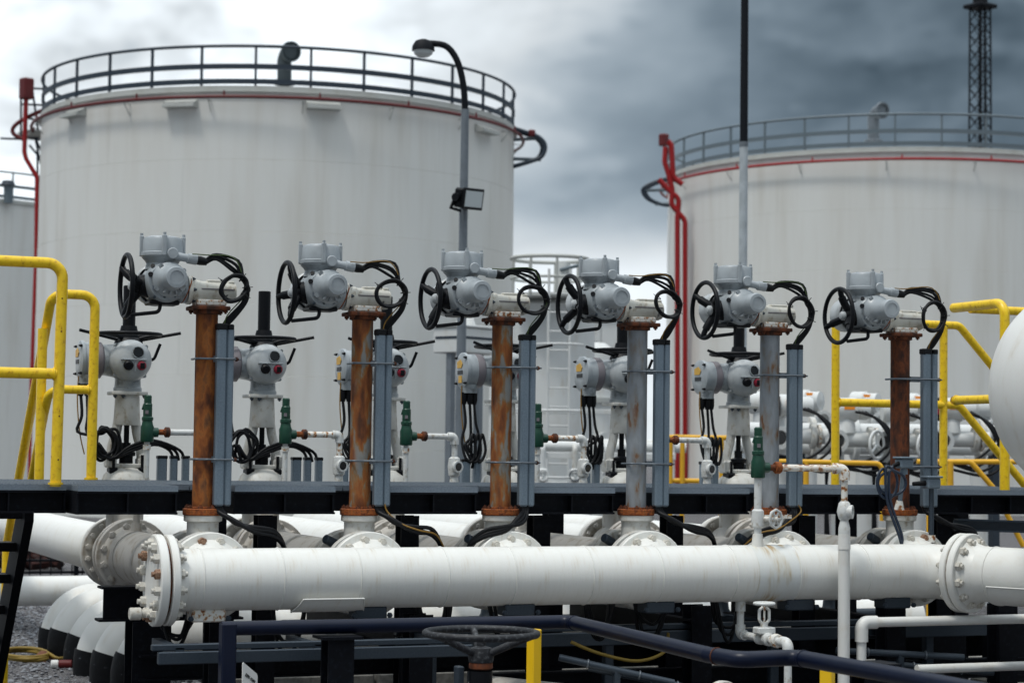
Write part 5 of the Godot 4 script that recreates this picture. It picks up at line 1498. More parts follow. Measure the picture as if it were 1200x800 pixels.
func make_deck() -> void:
	var t := thing("valve_deck", "dark steel valve deck with pale galvanised plates between the two rows of valves", "platform", Vector3.ZERO)
	var zb := -11.5
	var zn := -10.26
	var zf := -9.93
	var right := 7.95
	# walkway panels of open grating
	var edges := [0.1]
	for i in 6: edges.append(XS[i])
	edges.append(right)
	for i in edges.size() - 1:
		part(t, "grating_panel", grating(edges[i] + 0.003, edges[i + 1] - 0.003, zb, zn), M.deck_metal)
	# tongues between the posts with their fascia channels
	var tongues := []
	tongues.append([0.1, 1.74, -10.06])
	tongues.append([1.76, XS[0] - 0.15, -9.86])
	for i in 5: tongues.append([XS[i] + 0.15, XS[i + 1] - 0.14, zf])
	tongues.append([XS[5] + 0.2, right, zf])
	for q in tongues:
		var a: float = q[0]
		var b: float = q[1]
		var f: float = q[2]
		part(t, "grating_panel", grating(a, b, zn + 0.004, f), M.deck_metal)
		part(t, "fascia_channel", channel_beam(G(), Vector3(a, DECK - 0.084, f - 0.06), Vector3(b, DECK - 0.084, f - 0.06), 0.11, 0.058, Vector3.BACK), M.beam_black)
		for x in [a + 0.004, b - 0.004]:
			part(t, "end_channel", G().box(Vector3(x, DECK - 0.084, (zn + f) * 0.5 - 0.03), Vector3(0.009, 0.112, f - zn + 0.02)), M.beam_black)
		var n := maxi(1, int((b - a) / 0.28))
		for k in range(1, n + 1):
			var x := lerpf(a, b, float(k) / (n + 1))
			part(t, "stiffener", G().box(Vector3(x, DECK - 0.084, f - 0.03), Vector3(0.008, 0.09, 0.05)), M.beam_black)
	# beams behind the notches, at the rear edge and across
	for z in [zn - 0.02, (zn + zb) * 0.5, zb + 0.06]:
		part(t, "long_beam", channel_beam(G(), Vector3(0.1, DECK - 0.084, z), Vector3(right, DECK - 0.084, z), 0.10, 0.05, Vector3.FORWARD if z > -11 else Vector3.BACK), M.beam_black)
	# columns
	for c in [[2.82, -10.36], [3.6, -10.36], [4.36, -10.36], [5.17, -10.36], [6.02, -10.36], [6.95, -10.36], [2.82, -11.42], [4.9, -11.42], [6.95, -11.42], [7.8, -10.36], [7.8, -11.42]]:
		part(t, "column", i_column(G(), c[0], c[1], 0.0, DECK - 0.16, 0.1), M.beam_black)
	# braces at the right end
	part(t, "brace", G().box(Vector3(7.2, 1.02, -10.36), Vector3(0.72, 0.07, 0.05), 0.0, Basis(Vector3.BACK, -0.75)), M.beam_black)
	part(t, "side_beam", channel_beam(G(), Vector3(6.8, 1.16, -10.0), Vector3(8.4, 1.12, -9.8), 0.07, 0.05, Vector3.BACK), M.galvanised_dark)

	# pipe support frame under the header
	var s := thing("support_frame", "black steel support frame under the white header pipe", "support frame", Vector3.ZERO)
	for c in [[2.47, -9.9], [3.42, -9.66], [5.1, -9.9], [6.22, -9.75], [6.85, -9.6]]:
		part(s, "column", i_column(G(), c[0], c[1], 0.0, 0.735, 0.12), M.beam_black)
	part(s, "long_beam", channel_beam(G(), Vector3(2.2, 0.42, -10.5), Vector3(8.2, 0.42, -10.5), 0.13, 0.06, Vector3.BACK), M.beam_black)
	part(s, "long_beam", channel_beam(G(), Vector3(3.9, 0.33, -10.1), Vector3(8.2, 0.33, -10.1), 0.11, 0.06, Vector3.BACK), M.beam_black)
	for x in [3.42, 5.1, 6.22]:
		part(s, "cross_beam", channel_beam(G(), Vector3(x, 0.60, -9.86), Vector3(x, 0.60, -11.6), 0.12, 0.06, Vector3.LEFT), M.beam_black)
	# short beam whose end shows left of the blind flange
	var eb := G()
	var zb2 := -10.55
	var e0 := onz(118, 708, zb2)
	var ex := 2.75
	eb.box(Vector3((e0.x + ex) * 0.5, e0.y + 0.083, zb2 - 0.05), Vector3(ex - e0.x, 0.012, 0.13))
	eb.box(Vector3((e0.x + ex) * 0.5, e0.y - 0.083, zb2 - 0.05), Vector3(ex - e0.x + 0.02, 0.012, 0.13))
	eb.box(Vector3((e0.x + ex) * 0.5 + 0.004, e0.y, zb2 - 0.02), Vector3(ex - e0.x - 0.02, 0.154, 0.01))
	part(s, "saddle_beam", eb, M.beam_black)
	var e1 := onz(175, 760, zb2)
	part(s, "saddle_post", i_column(G(), e1.x, zb2 - 0.05, 0.0, e0.y - 0.09, 0.2), M.beam_black)

	# galvanised strut rails
	var st := thing("strut_rail", "galvanised strut rail running below the white header pipe", "strut", Vector3.ZERO)
	var g := G()
	var zs := -9.12
	g.box(Vector3(2.75, 0.652, zs - 0.02), Vector3(1.55, 0.028, 0.04), 0.004)
	g.box(Vector3(2.75, 0.606, zs), Vector3(1.5, 0.056, 0.04), 0.004)
	part(st, "channel", g, M.galvanised_dark)
	for x in [2.1, 2.75, 3.4]:
		part(st, "bracket", G().box(Vector3(x, 0.63, zs - 0.25), Vector3(0.04, 0.04, 0.5)), M.galvanised_dark)
	var st2 := thing("strut_rail", "longer galvanised strut rail crossing behind the navy barrier", "strut", Vector3.ZERO)
	var g2 := G()
	g2.box(Vector3(5.2, 0.62, -9.95), Vector3(3.6, 0.03, 0.05), 0.004)
	g2.box(Vector3(5.2, 0.565, -9.93), Vector3(3.6, 0.07, 0.05), 0.004)
	part(st2, "channel", g2, M.galvanised_dark)
	for x in [3.6, 4.6, 5.6, 6.6]:
		part(st2, "leg", G().box(Vector3(x, 0.265, -9.96), Vector3(0.05, 0.53, 0.05), 0.004), M.galvanised_dark)

	# stair going down behind the deck's left end
	var sr := onz(36, 597, -11.6)
	var stair := thing("steel_stair", "black open-tread steel stair below the yellow rails", "stair", Vector3.ZERO)
	var n := 7
	for k in n:
		var y := DECK - 0.19 * (k + 1)
		var z := -11.62 - 0.19 * (k + 1) + 0.1
		var tr := part(stair, "tread", G().box(Vector3(sr.x - 0.42, y, z), Vector3(0.74, 0.035, 0.22), 0.004), M.beam_black)
		part(tr, "nosing", G().box(Vector3(sr.x - 0.42, y - 0.006, z + 0.116), Vector3(0.74, 0.05, 0.012)), M.beam_black)
	for s2 in [sr.x, sr.x - 0.84]:
		var pl := PackedVector2Array([Vector2(-11.5, DECK - 0.02), Vector2(-11.5, DECK - 0.23), Vector2(-12.63, 0.0), Vector2(-13.0, 0.0), Vector2(-11.62, DECK - 0.02)])
		part(stair, "stringer", G().slab(pl, Vector3(s2, 0, 0), Basis(Vector3.BACK, Vector3.UP, Vector3.LEFT), 0.05), M.beam_black)

func rail_tube(t: Node3D, called: String, pts: Array, r := 0.027, round_ := 0.075) -> void:
	var o := part(t, called, G().tube(bend(pts, round_, 7), r, 14), M.yellow_paint)
	if called == "mid_rail":
		var d: Vector3 = (pts[1] - pts[0]).normalized()
		part(o, "weld_bead", G().ring(pts[0] + d * 0.028, d, r + 0.001, 0.0045, 20, 6), M.yellow_paint)
		if pts.size() == 2: part(o, "weld_bead", G().ring(pts[1] - d * 0.012, d, r + 0.001, 0.0045, 20, 6), M.yellow_paint)

func make_rails() -> void:
	var top := 2.432
	var a := thing("yellow_handrail", "yellow tubular handrail standing on the deck's front edge above the stair", "handrail", Vector3(1.69, DECK, -10.02), "yellow handrails")
	rail_tube(a, "rail_hoop", [Vector3(-2.2, top - DECK, 0), Vector3(0.0, top - DECK, 0), Vector3(-0.01, -0.01, 0)])
	rail_tube(a, "mid_rail", [Vector3(-2.2, 0.535, 0), Vector3(-0.02, 0.535, 0)])
	rail_tube(a, "post", [Vector3(-1.3, top - DECK, 0), Vector3(-1.3, -0.01, 0)])
	part(a, "foot", G().cyl(Vector3(-0.01, 0, 0), Vector3(-0.01, 0.01, 0), 0.036, -1, 14), M.yellow_paint)
	for y in [0.12, 0.33, 0.74, 0.9]:
		part(a, "rust_spot", G().cyl(Vector3(0.006 - 0.01, y, 0.0265), Vector3(0.006 - 0.01, y, 0.0278), 0.004, -1, 8), M.rust_dark)

	var b := thing("yellow_handrail", "yellow handrail on the deck's rear edge that bends down along the stair", "handrail", Vector3(2.12, DECK, -11.48), "yellow handrails")
	rail_tube(b, "rail_hoop", [Vector3(0.0, -0.01, 0), Vector3(0.0, 1.03, 0), Vector3(-0.24, 1.03, 0), Vector3(-0.245, 0.86, -0.13), Vector3(-0.245, -0.45, -1.44)])
	rail_tube(b, "mid_rail", [Vector3(0.0, 0.5, 0), Vector3(-0.24, 0.5, 0), Vector3(-0.245, 0.36, -0.14), Vector3(-0.245, -0.85, -1.35)], 0.025)
	rail_tube(b, "post", [Vector3(-0.27, 0.84, -0.1), Vector3(-0.27, -0.01, -0.1)])
	rail_tube(b, "post", [Vector3(-0.245, -0.42, -1.42), Vector3(-0.245, -1.3, -1.42)])
	part(b, "foot", G().cyl(Vector3(0, 0, 0), Vector3(0, 0.012, 0), 0.038, -1, 14), M.yellow_paint)

	var rz := -11.48
	var c0 := onz(979, 567, rz)
	var c1 := onz(1106, 565, rz)
	var c := thing("yellow_handrail", "yellow handrail behind the brown rusty post that slopes down a stair", "handrail", Vector3(c0.x, DECK, rz), "yellow handrails")
	var dx := c1.x - c0.x
	rail_tube(c, "post", [Vector3(0, -0.01, 0), Vector3(0, 1.08, 0)])
	rail_tube(c, "top_rail", [Vector3(0, 1.06, 0), Vector3(dx + 0.12, 1.06, 0), Vector3(dx + 1.3, -0.12, 0)])
	rail_tube(c, "mid_rail", [Vector3(0, 0.53, 0), Vector3(dx + 0.12, 0.53, 0), Vector3(dx + 1.3, -0.65, 0)])
	rail_tube(c, "post", [Vector3(dx, -0.01, 0), Vector3(dx, 1.06, 0)])
	rail_tube(c, "post", [Vector3(dx + 1.1, -1.36, 0), Vector3(dx + 1.1, 0.08, 0)])

	var d0 := onz(1178, 574, -9.97)
	var d := thing("yellow_handrail", "yellow handrail at the deck end whose free top rail points at the tank", "handrail", Vector3(d0.x, DECK, -9.97), "yellow handrails")
	rail_tube(d, "rail_hoop", [Vector3(0, -0.01, 0), Vector3(0, 1.09, 0), Vector3(0, 1.09, -0.52)], 0.029, 0.08)
	rail_tube(d, "mid_rail", [Vector3(0, 0.53, 0), Vector3(0, 0.53, -0.5)], 0.027)
	for y in [1.09, 0.53]:
		part(d, "end_cap", G().lathe(Vector3(0, y, -0.51), Vector3.FORWARD, [Vector2(0.028, 0), Vector2(0.022, 0.014), Vector2(0, 0.02)], 14), M.yellow_paint)
	rail_tube(d, "side_rail", [Vector3(0.05, 1.08, -0.42), Vector3(1.2, 1.08, -0.42)], 0.026)
	rail_tube(d, "post", [Vector3(0.7, -1.36, -0.42), Vector3(0.7, 1.08, -0.42)])

func make_foreground() -> void:
	# navy pipe barrier
	var h := 0.752
	var b := thing("pipe_barrier", "navy blue bent pipe barrier in front of the header", "barrier", Vector3.ZERO)
	var pts := [Vector3(2.262, 0.0, -8.9), Vector3(2.262, h, -8.9), Vector3(3.90, h, -8.87)]
	for q in [[830, 767], [868, 773], [932, 770], [1050, 791], [1160, 812], [1300, 850]]: pts.append(ony(q[0], q[1], h))
	var path := [pts[0], pts[1], pts[2]]
	part(b, "rail", G().tube(bend([pts[1] + Vector3(-0.03, 0, 0), pts[2], pts[3], pts[4], pts[5], pts[6], pts[7], pts[8]], 0.06, 6), 0.032, 18), M.blue_rail)
	part(b, "post", G().box(Vector3(2.262, h * 0.5 - 0.004, -8.9), Vector3(0.066, h + 0.056, 0.07), 0.006), M.blue_rail)
	for k in [2, 3, 5]:
		var p: Vector3 = pts[k]
		var nx: Vector3 = pts[k + 1]
		var ax: Vector3 = (nx - p).normalized()
		part(b, "weld_bead", G().ring(p + ax * 0.06, ax, 0.032, 0.0035, 24, 6), M.rust_dark if k == 3 else M.blue_rail)
	for q in [[2.76, -8.87], [4.5, -7.2]]:
		var c := i_column(G(), q[0], q[1], 0.0, 0.70, 0.12)
		c.box(Vector3(q[0], 0.706, q[1]), Vector3(0.19, 0.012, 0.16))
		part(b, "post", c, M.beam_black)

	# small sign on the first post's side
	var sp := onz(292, 792, -8.6)
	var sg := thing("tag_sign", "small white tag sign with black lettering behind the navy barrier post", "sign", Vector3(sp.x, 0, -8.6), "", 0.62)
	var sy := sp.y + 0.012
	var plate := G()
	plate.slab(PackedVector2Array([Vector2(-0.05, -0.12), Vector2(0.05, -0.17), Vector2(0.05, -0.016), Vector2(0.043, -0.004), Vector2(-0.045, 0.05), Vector2(-0.05, 0.045)]), Vector3(0, sy, 0), Basis.IDENTITY, 0.004)
	part(sg, "plate", plate, M.sticker_white)
	var tm := TextMesh.new()
	var fnt := SystemFont.new()
	fnt.font_names = PackedStringArray(["Droid Sans"])
	fnt.font_weight = 700
	tm.font = fnt
	tm.text = "EDV-1501"
	tm.font_size = 16
	tm.pixel_size = 0.0011
	tm.depth = 0.002
	var tx := part(sg, "lettering", tm, M.sticker_black)
	tx.position = Vector3(0.0, sy - 0.022, 0.006)
	tx.rotation.z = -0.55
	part(sg, "stake", G().box(Vector3(0.0, (sy - 0.06) * 0.5, -0.012), Vector3(0.025, sy - 0.06 + 0.1, 0.02)), M.galvanised_dark)

	# big worn handwheel on a pedestal
	var wc := onz(564, 742, -8.05)
	var w := thing("floor_valve", "worn black handwheel on a rusty-collared pedestal before the navy barrier", "valve", Vector3(wc.x, 0, wc.z))
	var wy := wc.y
	var rim := part(w, "handwheel", G().ring(Vector3(0, wy, 0), Vector3.UP, 0.234, 0.0155, 56, 12), M.worn_wheel)
	for k in 3:
		var a := TAU * k / 3 + 1.35
		var d := Vector3(cos(a), 0, -sin(a))
		part(rim, "spoke", G().tube(spline([Vector3(0, wy - 0.085, 0) + d * 0.03, Vector3(0, wy - 0.06, 0) + d * 0.09, Vector3(0, wy - 0.02, 0) + d * 0.18, Vector3(0, wy, 0) + d * 0.228], 4), 0.016, 8), M.worn_wheel)
	part(rim, "hub", G().lathe(Vector3(0, wy - 0.12, 0), Vector3.UP, [Vector2(0.05, 0), Vector2(0.055, 0.02), Vector2(0.045, 0.06), Vector2(0.02, 0.068), Vector2(0.02, 0.095), Vector2(0, 0.097)], 20), M.worn_wheel)
	part(w, "collar", G().lathe(Vector3(0, wy - 0.16, 0), Vector3.UP, [Vector2(0.045, 0.012), Vector2(0.05, 0.016), Vector2(0.05, 0.034), Vector2(0.044, 0.045)], 20), M.rust_dark)
	part(w, "pedestal", G().lathe(Vector3(0, 0, 0), Vector3.UP, [Vector2(0.1, 0), Vector2(0.1, 0.03), Vector2(0.05, 0.035), Vector2(0.049, wy - 0.155)], 20), M.black_paint)
	part(w, "stem_slot", G().box(Vector3(-0.02, wy - 0.32, 0.0475), Vector3(0.016, 0.22, 0.008)), M.lens_black)
	part(w, "side_bracket", G().box(Vector3(-0.075, (wy - 0.14) * 0.5, -0.06), Vector3(0.03, wy - 0.14, 0.05), 0.004), M.galvanised_dark)

	# yellow bollard posts
	var y1 := onz(626, 737, -8.72)
	var p1 := thing("marker_post", "yellow square marker post beside the worn handwheel", "post", Vector3(y1.x, 0, -8.72), "yellow marker posts", 0.35)
	part(p1, "post", G().box(Vector3(0, y1.y * 0.5, 0), Vector3(0.052, y1.y, 0.05), 0.004), M.yellow_post)
	part(p1, "foot_plate", G().box(Vector3(0, 0.006, 0), Vector3(0.12, 0.012, 0.12)), M.yellow_post)
	var y2 := onz(970, 777, -8.0)
	var p2 := thing("marker_post", "yellow square marker post below the navy barrier next to the white standpipe", "post", Vector3(y2.x, 0, -8.0), "yellow marker posts", 0.75)
	part(p2, "post", G().box(Vector3(0, y2.y * 0.5, 0), Vector3(0.06, y2.y, 0.055), 0.004), M.yellow_post)
	part(p2, "foot_plate", G().box(Vector3(0, 0.006, 0), Vector3(0.12, 0.012, 0.12)), M.yellow_post)

	# green relief valve on the header with its standpipe
	var zr := ZH + 0.02
	var r0 := onz(888, 640, zr)
	var rv := thing("relief_valve", "green relief valve on the header with a rust-flecked white outlet pipe", "relief valve", Vector3(r0.x, 0, zr))
	var yg := onz(888, 560, zr).y
	part(rv, "riser", G().cyl(Vector3(0, HY + PR - 0.01, 0), Vector3(0, yg, 0), 0.02, -1, 14), M.small_pipe_white)
	part(rv, "riser_boss", G().cyl(Vector3(0, HY + PR - 0.01, 0), Vector3(0, HY + PR + 0.06, 0), 0.033, 0.026, 14), M.header_white)
	part(rv, "isolating_body", G().lathe(Vector3(0, HY + PR + 0.09, 0), Vector3.UP, [Vector2(0.022, 0), Vector2(0.032, 0.01), Vector2(0.034, 0.05), Vector2(0.032, 0.09), Vector2(0.022, 0.1)], 16), M.small_pipe_white)
	var wv := Vector3(0.075, HY + PR + 0.14, 0.06)
	part(rv, "small_wheel", G().ring(wv, Vector3(0.35, 0, 1), 0.048, 0.008, 8, 8), M.small_pipe_white)
	for k in 3:
		var a := PI * k / 3
		var fr := Geo.frame(Vector3(0.35, 0, 1))
		part(rv, "wheel_spoke", G().tube([wv + (fr.x * cos(a) + fr.z * sin(a)) * 0.047, wv - (fr.x * cos(a) + fr.z * sin(a)) * 0.047], 0.006, 6), M.small_pipe_white)
	part(rv, "wheel_stem", G().cyl(Vector3(0.01, HY + PR + 0.14, 0), wv + Vector3(0.004, 0, 0.014), 0.012, -1, 10), M.rust_white)
	part(rv, "bracket_bar", G().box(Vector3(0.11, HY + PR + 0.15, 0.02), Vector3(0.16, 0.02, 0.012)), M.rust_white)
	green_body(rv, yg)
	var zo2 := 0.21
	var xo := onz(990, 548, zr + zo2).x - r0.x
	var yo := yg + 0.055
	part(rv, "nipple", G().cyl(Vector3(0.055, yo, 0), Vector3(0.1, yo, 0), 0.017, -1, 12), M.rust_dark)
	part(rv, "union", G().cyl(Vector3(0.1, yo, 0), Vector3(0.135, yo, 0), 0.032, -1, 8, 0.004), M.rust_flange)
	part(rv, "outlet_pipe", G().cyl(Vector3(0.13, yo, 0), Vector3(xo, yo, zo2), 0.019, -1, 14), M.rust_white)
	part(rv, "elbow", G().tube(bend([Vector3(xo - 0.055, yo, zo2 - 0.03), Vector3(xo, yo, zo2), Vector3(xo, yo - 0.06, zo2)], 0.03), 0.029, 14), M.rust_white)
	part(rv, "drop_pipe", G().cyl(Vector3(xo, yo - 0.05, zo2), Vector3(xo, yo - 0.2, zo2), 0.017, -1, 12), M.rust_white)
	part(rv, "tee", G().lathe(Vector3(xo, yo - 0.27, zo2), Vector3.UP, [Vector2(0.022, 0), Vector2(0.03, 0.01), Vector2(0.04, 0.045), Vector2(0.03, 0.09), Vector2(0.02, 0.1)], 16), M.small_pipe_white)
	part(rv, "tee_mouth", G().lathe(Vector3(xo, yo - 0.225, zo2), Vector3(0.75, 0, 0.7), [Vector2(0.034, 0), Vector2(0.036, 0.045), Vector2(0.026, 0.046), Vector2(0.026, 0.03), Vector2(0, 0.03)], 16), M.small_pipe_white)
	part(rv, "reducer", G().lathe(Vector3(xo, yo - 0.34, zo2), Vector3.UP, [Vector2(0.031, 0), Vector2(0.031, 0.03), Vector2(0.02, 0.075)], 16), M.small_pipe_white)

	var sx := r0.x + xo
	var stp := thing("standpipe", "white vertical standpipe in front of the header's far end", "pipe", Vector3(sx, 0, zr + zo2))
	part(stp, "pipe", G().cyl(Vector3(0, 0, 0), Vector3(0, yo - 0.34, -0.0), 0.031, -1, 18), M.pipe_white)
	part(stp, "coupling", G().cyl(Vector3(0, yo - 0.42, 0), Vector3(0, yo - 0.34, 0), 0.034, 0.03, 18), M.pipe_white)

	# drain line with gate valve under the header
	var d0 := onz(868, 706, ZH)
	var dr := thing("drain_line", "thin white drain line with a small gate valve hanging under the header", "pipe", Vector3(d0.x, 0, ZH))
	var y1d := onz(868, 743, ZH).y
	var zo := 0.5
	part(dr, "down_pipe", G().tube(bend([Vector3(0, HY - PR + 0.01, 0), Vector3(0, y1d, 0), Vector3(0.0, y1d, zo), Vector3(0, 0.0, zo)], 0.03), 0.0195, 14), M.small_pipe_white)
	part(dr, "top_coupling", G().cyl(Vector3(0, HY - PR + 0.01, 0), Vector3(0, HY - PR - 0.05, 0), 0.027, -1, 14), M.small_pipe_white)
	part(dr, "elbow", G().tube(bend([Vector3(0, y1d + 0.05, 0), Vector3(0, y1d, 0), Vector3(0, y1d, 0.05)], 0.03), 0.027, 14), M.small_pipe_white)
	part(dr, "elbow", G().tube(bend([Vector3(0, y1d, zo - 0.06), Vector3(0, y1d, zo), Vector3(0, y1d - 0.06, zo)], 0.03), 0.028, 14), M.small_pipe_white)
	part(dr, "valve_body", G().lathe(Vector3(0, y1d, 0.2), Vector3.BACK, [Vector2(0.022, -0.01), Vector2(0.034, 0), Vector2(0.034, 0.03), Vector2(0.028, 0.04), Vector2(0.028, 0.07), Vector2(0.034, 0.08), Vector2(0.034, 0.11), Vector2(0.022, 0.12)], 12), M.small_pipe_white)
	part(dr, "valve_bonnet", G().box(Vector3(0, y1d + 0.042, 0.255), Vector3(0.1, 0.035, 0.07), 0.006), M.small_pipe_white)
	part(dr, "bonnet_neck", G().cyl(Vector3(0, y1d + 0.05, 0.255), Vector3(0, y1d + 0.085, 0.255), 0.02, -1, 10), M.small_pipe_white)
	for q in [-0.022, 0.022]:
		part(dr, "yoke", G().tube(bend([Vector3(q * 0.5, y1d + 0.075, 0.255), Vector3(q * 1.3, y1d + 0.095, 0.255), Vector3(q * 1.3, y1d + 0.145, 0.255), Vector3(q * 0.4, y1d + 0.16, 0.255)], 0.012), 0.0085, 8), M.small_pipe_white)
	part(dr, "stem", G().cyl(Vector3(0, y1d + 0.07, 0.255), Vector3(0, y1d + 0.185, 0.255), 0.006, -1, 8), M.rust_white)
	part(dr, "small_wheel", G().ring(Vector3(0, y1d + 0.178, 0.255), Vector3.UP, 0.05, 0.009, 20, 8), M.small_pipe_white)
	for k in 2:
		var a := PI * k / 2 + 0.4
		part(dr, "wheel_spoke", G().tube([Vector3(cos(a) * 0.05, y1d + 0.178, 0.255 + sin(a) * 0.05), Vector3(-cos(a) * 0.05, y1d + 0.178, 0.255 - sin(a) * 0.05)], 0.007, 6), M.small_pipe_white)
	part(dr, "union", G().cyl(Vector3(0, y1d, 0.36), Vector3(0, y1d, 0.4), 0.036, -1, 8, 0.004), M.rust_white)

	# low white pipes at the right
	var la := onz(1010, 727, -9.32)
	var lp := thing("low_pipe", "white low pipe with an elbow beside the standpipe", "pipe", Vector3(la.x, 0, -9.32))
	part(lp, "pipe", G().tube(bend([Vector3(0, 0, 0), Vector3(0, la.y - 0.01, 0), Vector3(1.6, la.y - 0.01, 0)], 0.03), 0.026, 14), M.pipe_white)
	part(lp, "elbow", G().tube(bend([Vector3(0, la.y - 0.11, 0), Vector3(0, la.y - 0.01, 0), Vector3(0.09, la.y - 0.01, 0)], 0.035), 0.035, 14), M.pipe_white)
	var lq := thing("low_pipe", "lowest white pipe running out past the dark support blocks", "pipe", Vector3(0, 0, -9.2))
	var l0 := onz(1075, 784, -9.2)
	part(lq, "pipe", G().tube([l0 + Vector3(0, 0, 9.2), l0 + Vector3(1.8, 0, 9.2)], 0.024, 14), M.pipe_white)
	part(lq, "support", G().box(Vector3(l0.x + 0.05, (l0.y - 0.02) * 0.5, 0), Vector3(0.05, l0.y - 0.02, 0.05)), M.beam_black)
	part(lq, "support", G().box(Vector3(l0.x + 1.4, (l0.y - 0.02) * 0.5, 0), Vector3(0.05, l0.y - 0.02, 0.05)), M.beam_black)
	# dark blocks with concrete plinths under the far end
	for q in [[1190, 750, 0.26], [1090, 770, 0.3]]:
		var bp := onz(q[0], q[1], -10.2)
		var pl := thing("pipe_plinth", "dark steel pipe rest on a concrete plinth under the outlet pipe" if q[0] == 1190 else "dark steel pipe rest on a concrete plinth behind the low pipe", "plinth", Vector3(bp.x, 0, -10.2), "pipe rests")
		part(pl, "plinth", G().box(Vector3(0, 0.12, 0), Vector3(q[2] + 0.1, 0.24, 0.4), 0.01), M.concrete)
		part(pl, "rest", G().box(Vector3(0, 0.24 + (bp.y - 0.1) * 0.5, 0), Vector3(q[2], bp.y - 0.1, 0.3), 0.004), M.beam_black)

	# dished end of a white vessel at the frame's edge
	var vd := 10.3
	var vc := ond(1279, 457, vd)
	var vs := thing("pressure_vessel", "white vessel end, rounded and scuffed, overlapping the yellow deck-end rail", "vessel", Vector3(vc.x, 0, vc.z), "", -0.35)
	var vr := 0.54
	var prof := [Vector2(0, -0.5)]
	for k in range(1, 19):
		var a := PI * 0.5 * k / 18.0
		prof.append(Vector2(vr * sin(a), -0.5 * cos(a)))
	prof.append(Vector2(vr, 1.4))
	prof.append(Vector2(0, 1.45))
	part(vs, "shell", G().lathe(Vector3(0, vc.y, 0), Vector3.RIGHT, prof, 56), M.pipe_white)
	part(vs, "weld_bead", G().ring(Vector3(-0.25, vc.y, 0), Vector3.RIGHT, vr * 0.866, 0.004, 56, 6), M.pipe_white)
	for x in [0.3, 1.2]:
		part(vs, "saddle", G().box(Vector3(x, (vc.y - 0.46) * 0.5, 0), Vector3(0.1, vc.y - 0.46, 0.5), 0.01), M.beam_black)

	# junction boxes with blue cables by the sixth post
	var jb := thing("junction_box", "grey junction box with looped navy cables on the rusty brown post", "junction box", Vector3(XS[5] - 0.02, 0, Z0 + 0.17))
	var j0 := onz(1060, 543, Z0 + 0.17)
	var ox: float = j0.x - XS[5] + 0.02
	part(jb, "box", G().box(Vector3(ox, j0.y, 0), Vector3(0.085, 0.055, 0.07), 0.008), M.galvanised)
	part(jb, "lid", G().box(Vector3(ox, j0.y + 0.032, 0), Vector3(0.1, 0.012, 0.085), 0.003), M.galvanised)
	part(jb, "stem", G().cyl(Vector3(ox, j0.y - 0.02, 0), Vector3(ox, 1.26, -0.05), 0.013, -1, 10), M.galvanised)
	part(jb, "stem_nut", G().cyl(Vector3(ox, j0.y - 0.06, -0.003), Vector3(ox, j0.y - 0.03, -0.002), 0.022, -1, 8), M.galvanised)
	part(jb, "stem_nut", G().cyl(Vector3(ox, 1.25, -0.05), Vector3(ox, 1.3, -0.046), 0.03, 0.018, 10), M.rust_white)
	part(jb, "gland", G().cyl(Vector3(ox - 0.04, j0.y, 0.01), Vector3(ox - 0.085, j0.y - 0.015, 0.015), 0.014, 0.01, 10), M.black_rubber)
	for k in 2:
		var c := Vector3(ox - 0.15 + 0.03 * k, j0.y - 0.11, 0.05)
		var pts2 := [Vector3(ox - 0.08, j0.y - 0.013, 0.015), Vector3(ox - 0.13, j0.y - 0.06, 0.03)]
		for j in 11:
			var a := 1.9 + TAU * j / 10.0
			pts2.append(c + Vector3(cos(a) * (0.06 + 0.025 * k), sin(a) * (0.085 - 0.02 * k), 0.03 * j / 10.0))
		pts2.append_array([Vector3(ox - 0.16 + 0.02 * k, 1.3, 0.08), Vector3(ox - 0.1 + 0.02 * k, 1.12, 0.1), Vector3(ox - 0.08, 1.06, 0.1)])
		part(jb, "cable", G().tube(spline(pts2, 4), 0.008, 8), M.cable_blue)
	var j1 := onz(1092, 566, Z0 + 0.2)
	var jc := thing("junction_box", "smaller grey junction box on a thin dark standing pipe at the bend flange", "junction box", Vector3(j1.x, 0, Z0 + 0.2))
	part(jc, "box", G().box(Vector3(0, j1.y, 0), Vector3(0.085, 0.06, 0.07), 0.008), M.galvanised)
	part(jc, "lid", G().box(Vector3(0, j1.y + 0.034, 0), Vector3(0.1, 0.012, 0.085), 0.003), M.galvanised)
	part(jc, "gland", G().cyl(Vector3(-0.04, j1.y, 0), Vector3(-0.12, j1.y - 0.005, 0.0), 0.016, 0.012, 10), M.black_rubber)
	part(jc, "stem", G().cyl(Vector3(0, j1.y - 0.02, 0), Vector3(0, 1.07, 0.0), 0.015, -1, 10), M.galvanised_dark)
	part(jc, "stem_nut", G().cyl(Vector3(0, 1.07, 0), Vector3(0, 1.11, 0.0), 0.023, -1, 8), M.rust_white)

	var gp := thing("grey_pipe", "dark grey pipe with stub tees running below the header in front of the white pipes", "pipe", Vector3(3.3, 0, -11.7))
	part(gp, "pipe_run", G().cyl(Vector3(0, 0.5, 0), Vector3(4.2, 0.5, 0), 0.045, -1, 20), M.galvanised_dark)
	for k in 5:
		part(gp, "stub", G().lathe(Vector3(0.5 + 0.8 * k, 0.5, 0), Vector3.UP, [Vector2(0.075, 0.02), Vector2(0.05, 0.06), Vector2(0.045, 0.1), Vector2(0.045, 0.2)], 16), M.galvanised_dark)
		part(gp, "stand", G().box(Vector3(0.3 + 0.9 * k, 0.23, 0), Vector3(0.05, 0.46, 0.05)), M.galvanised_dark)
	# grey flanged branch and thin conduits low down among the supports
	var lb0 := onz(842, 800, -8.75)
	var gb := thing("low_branch", "dusty grey flanged pipe end low behind the navy barrier's bend", "pipe", Vector3(lb0.x, 0, -8.75), "", 0.5)
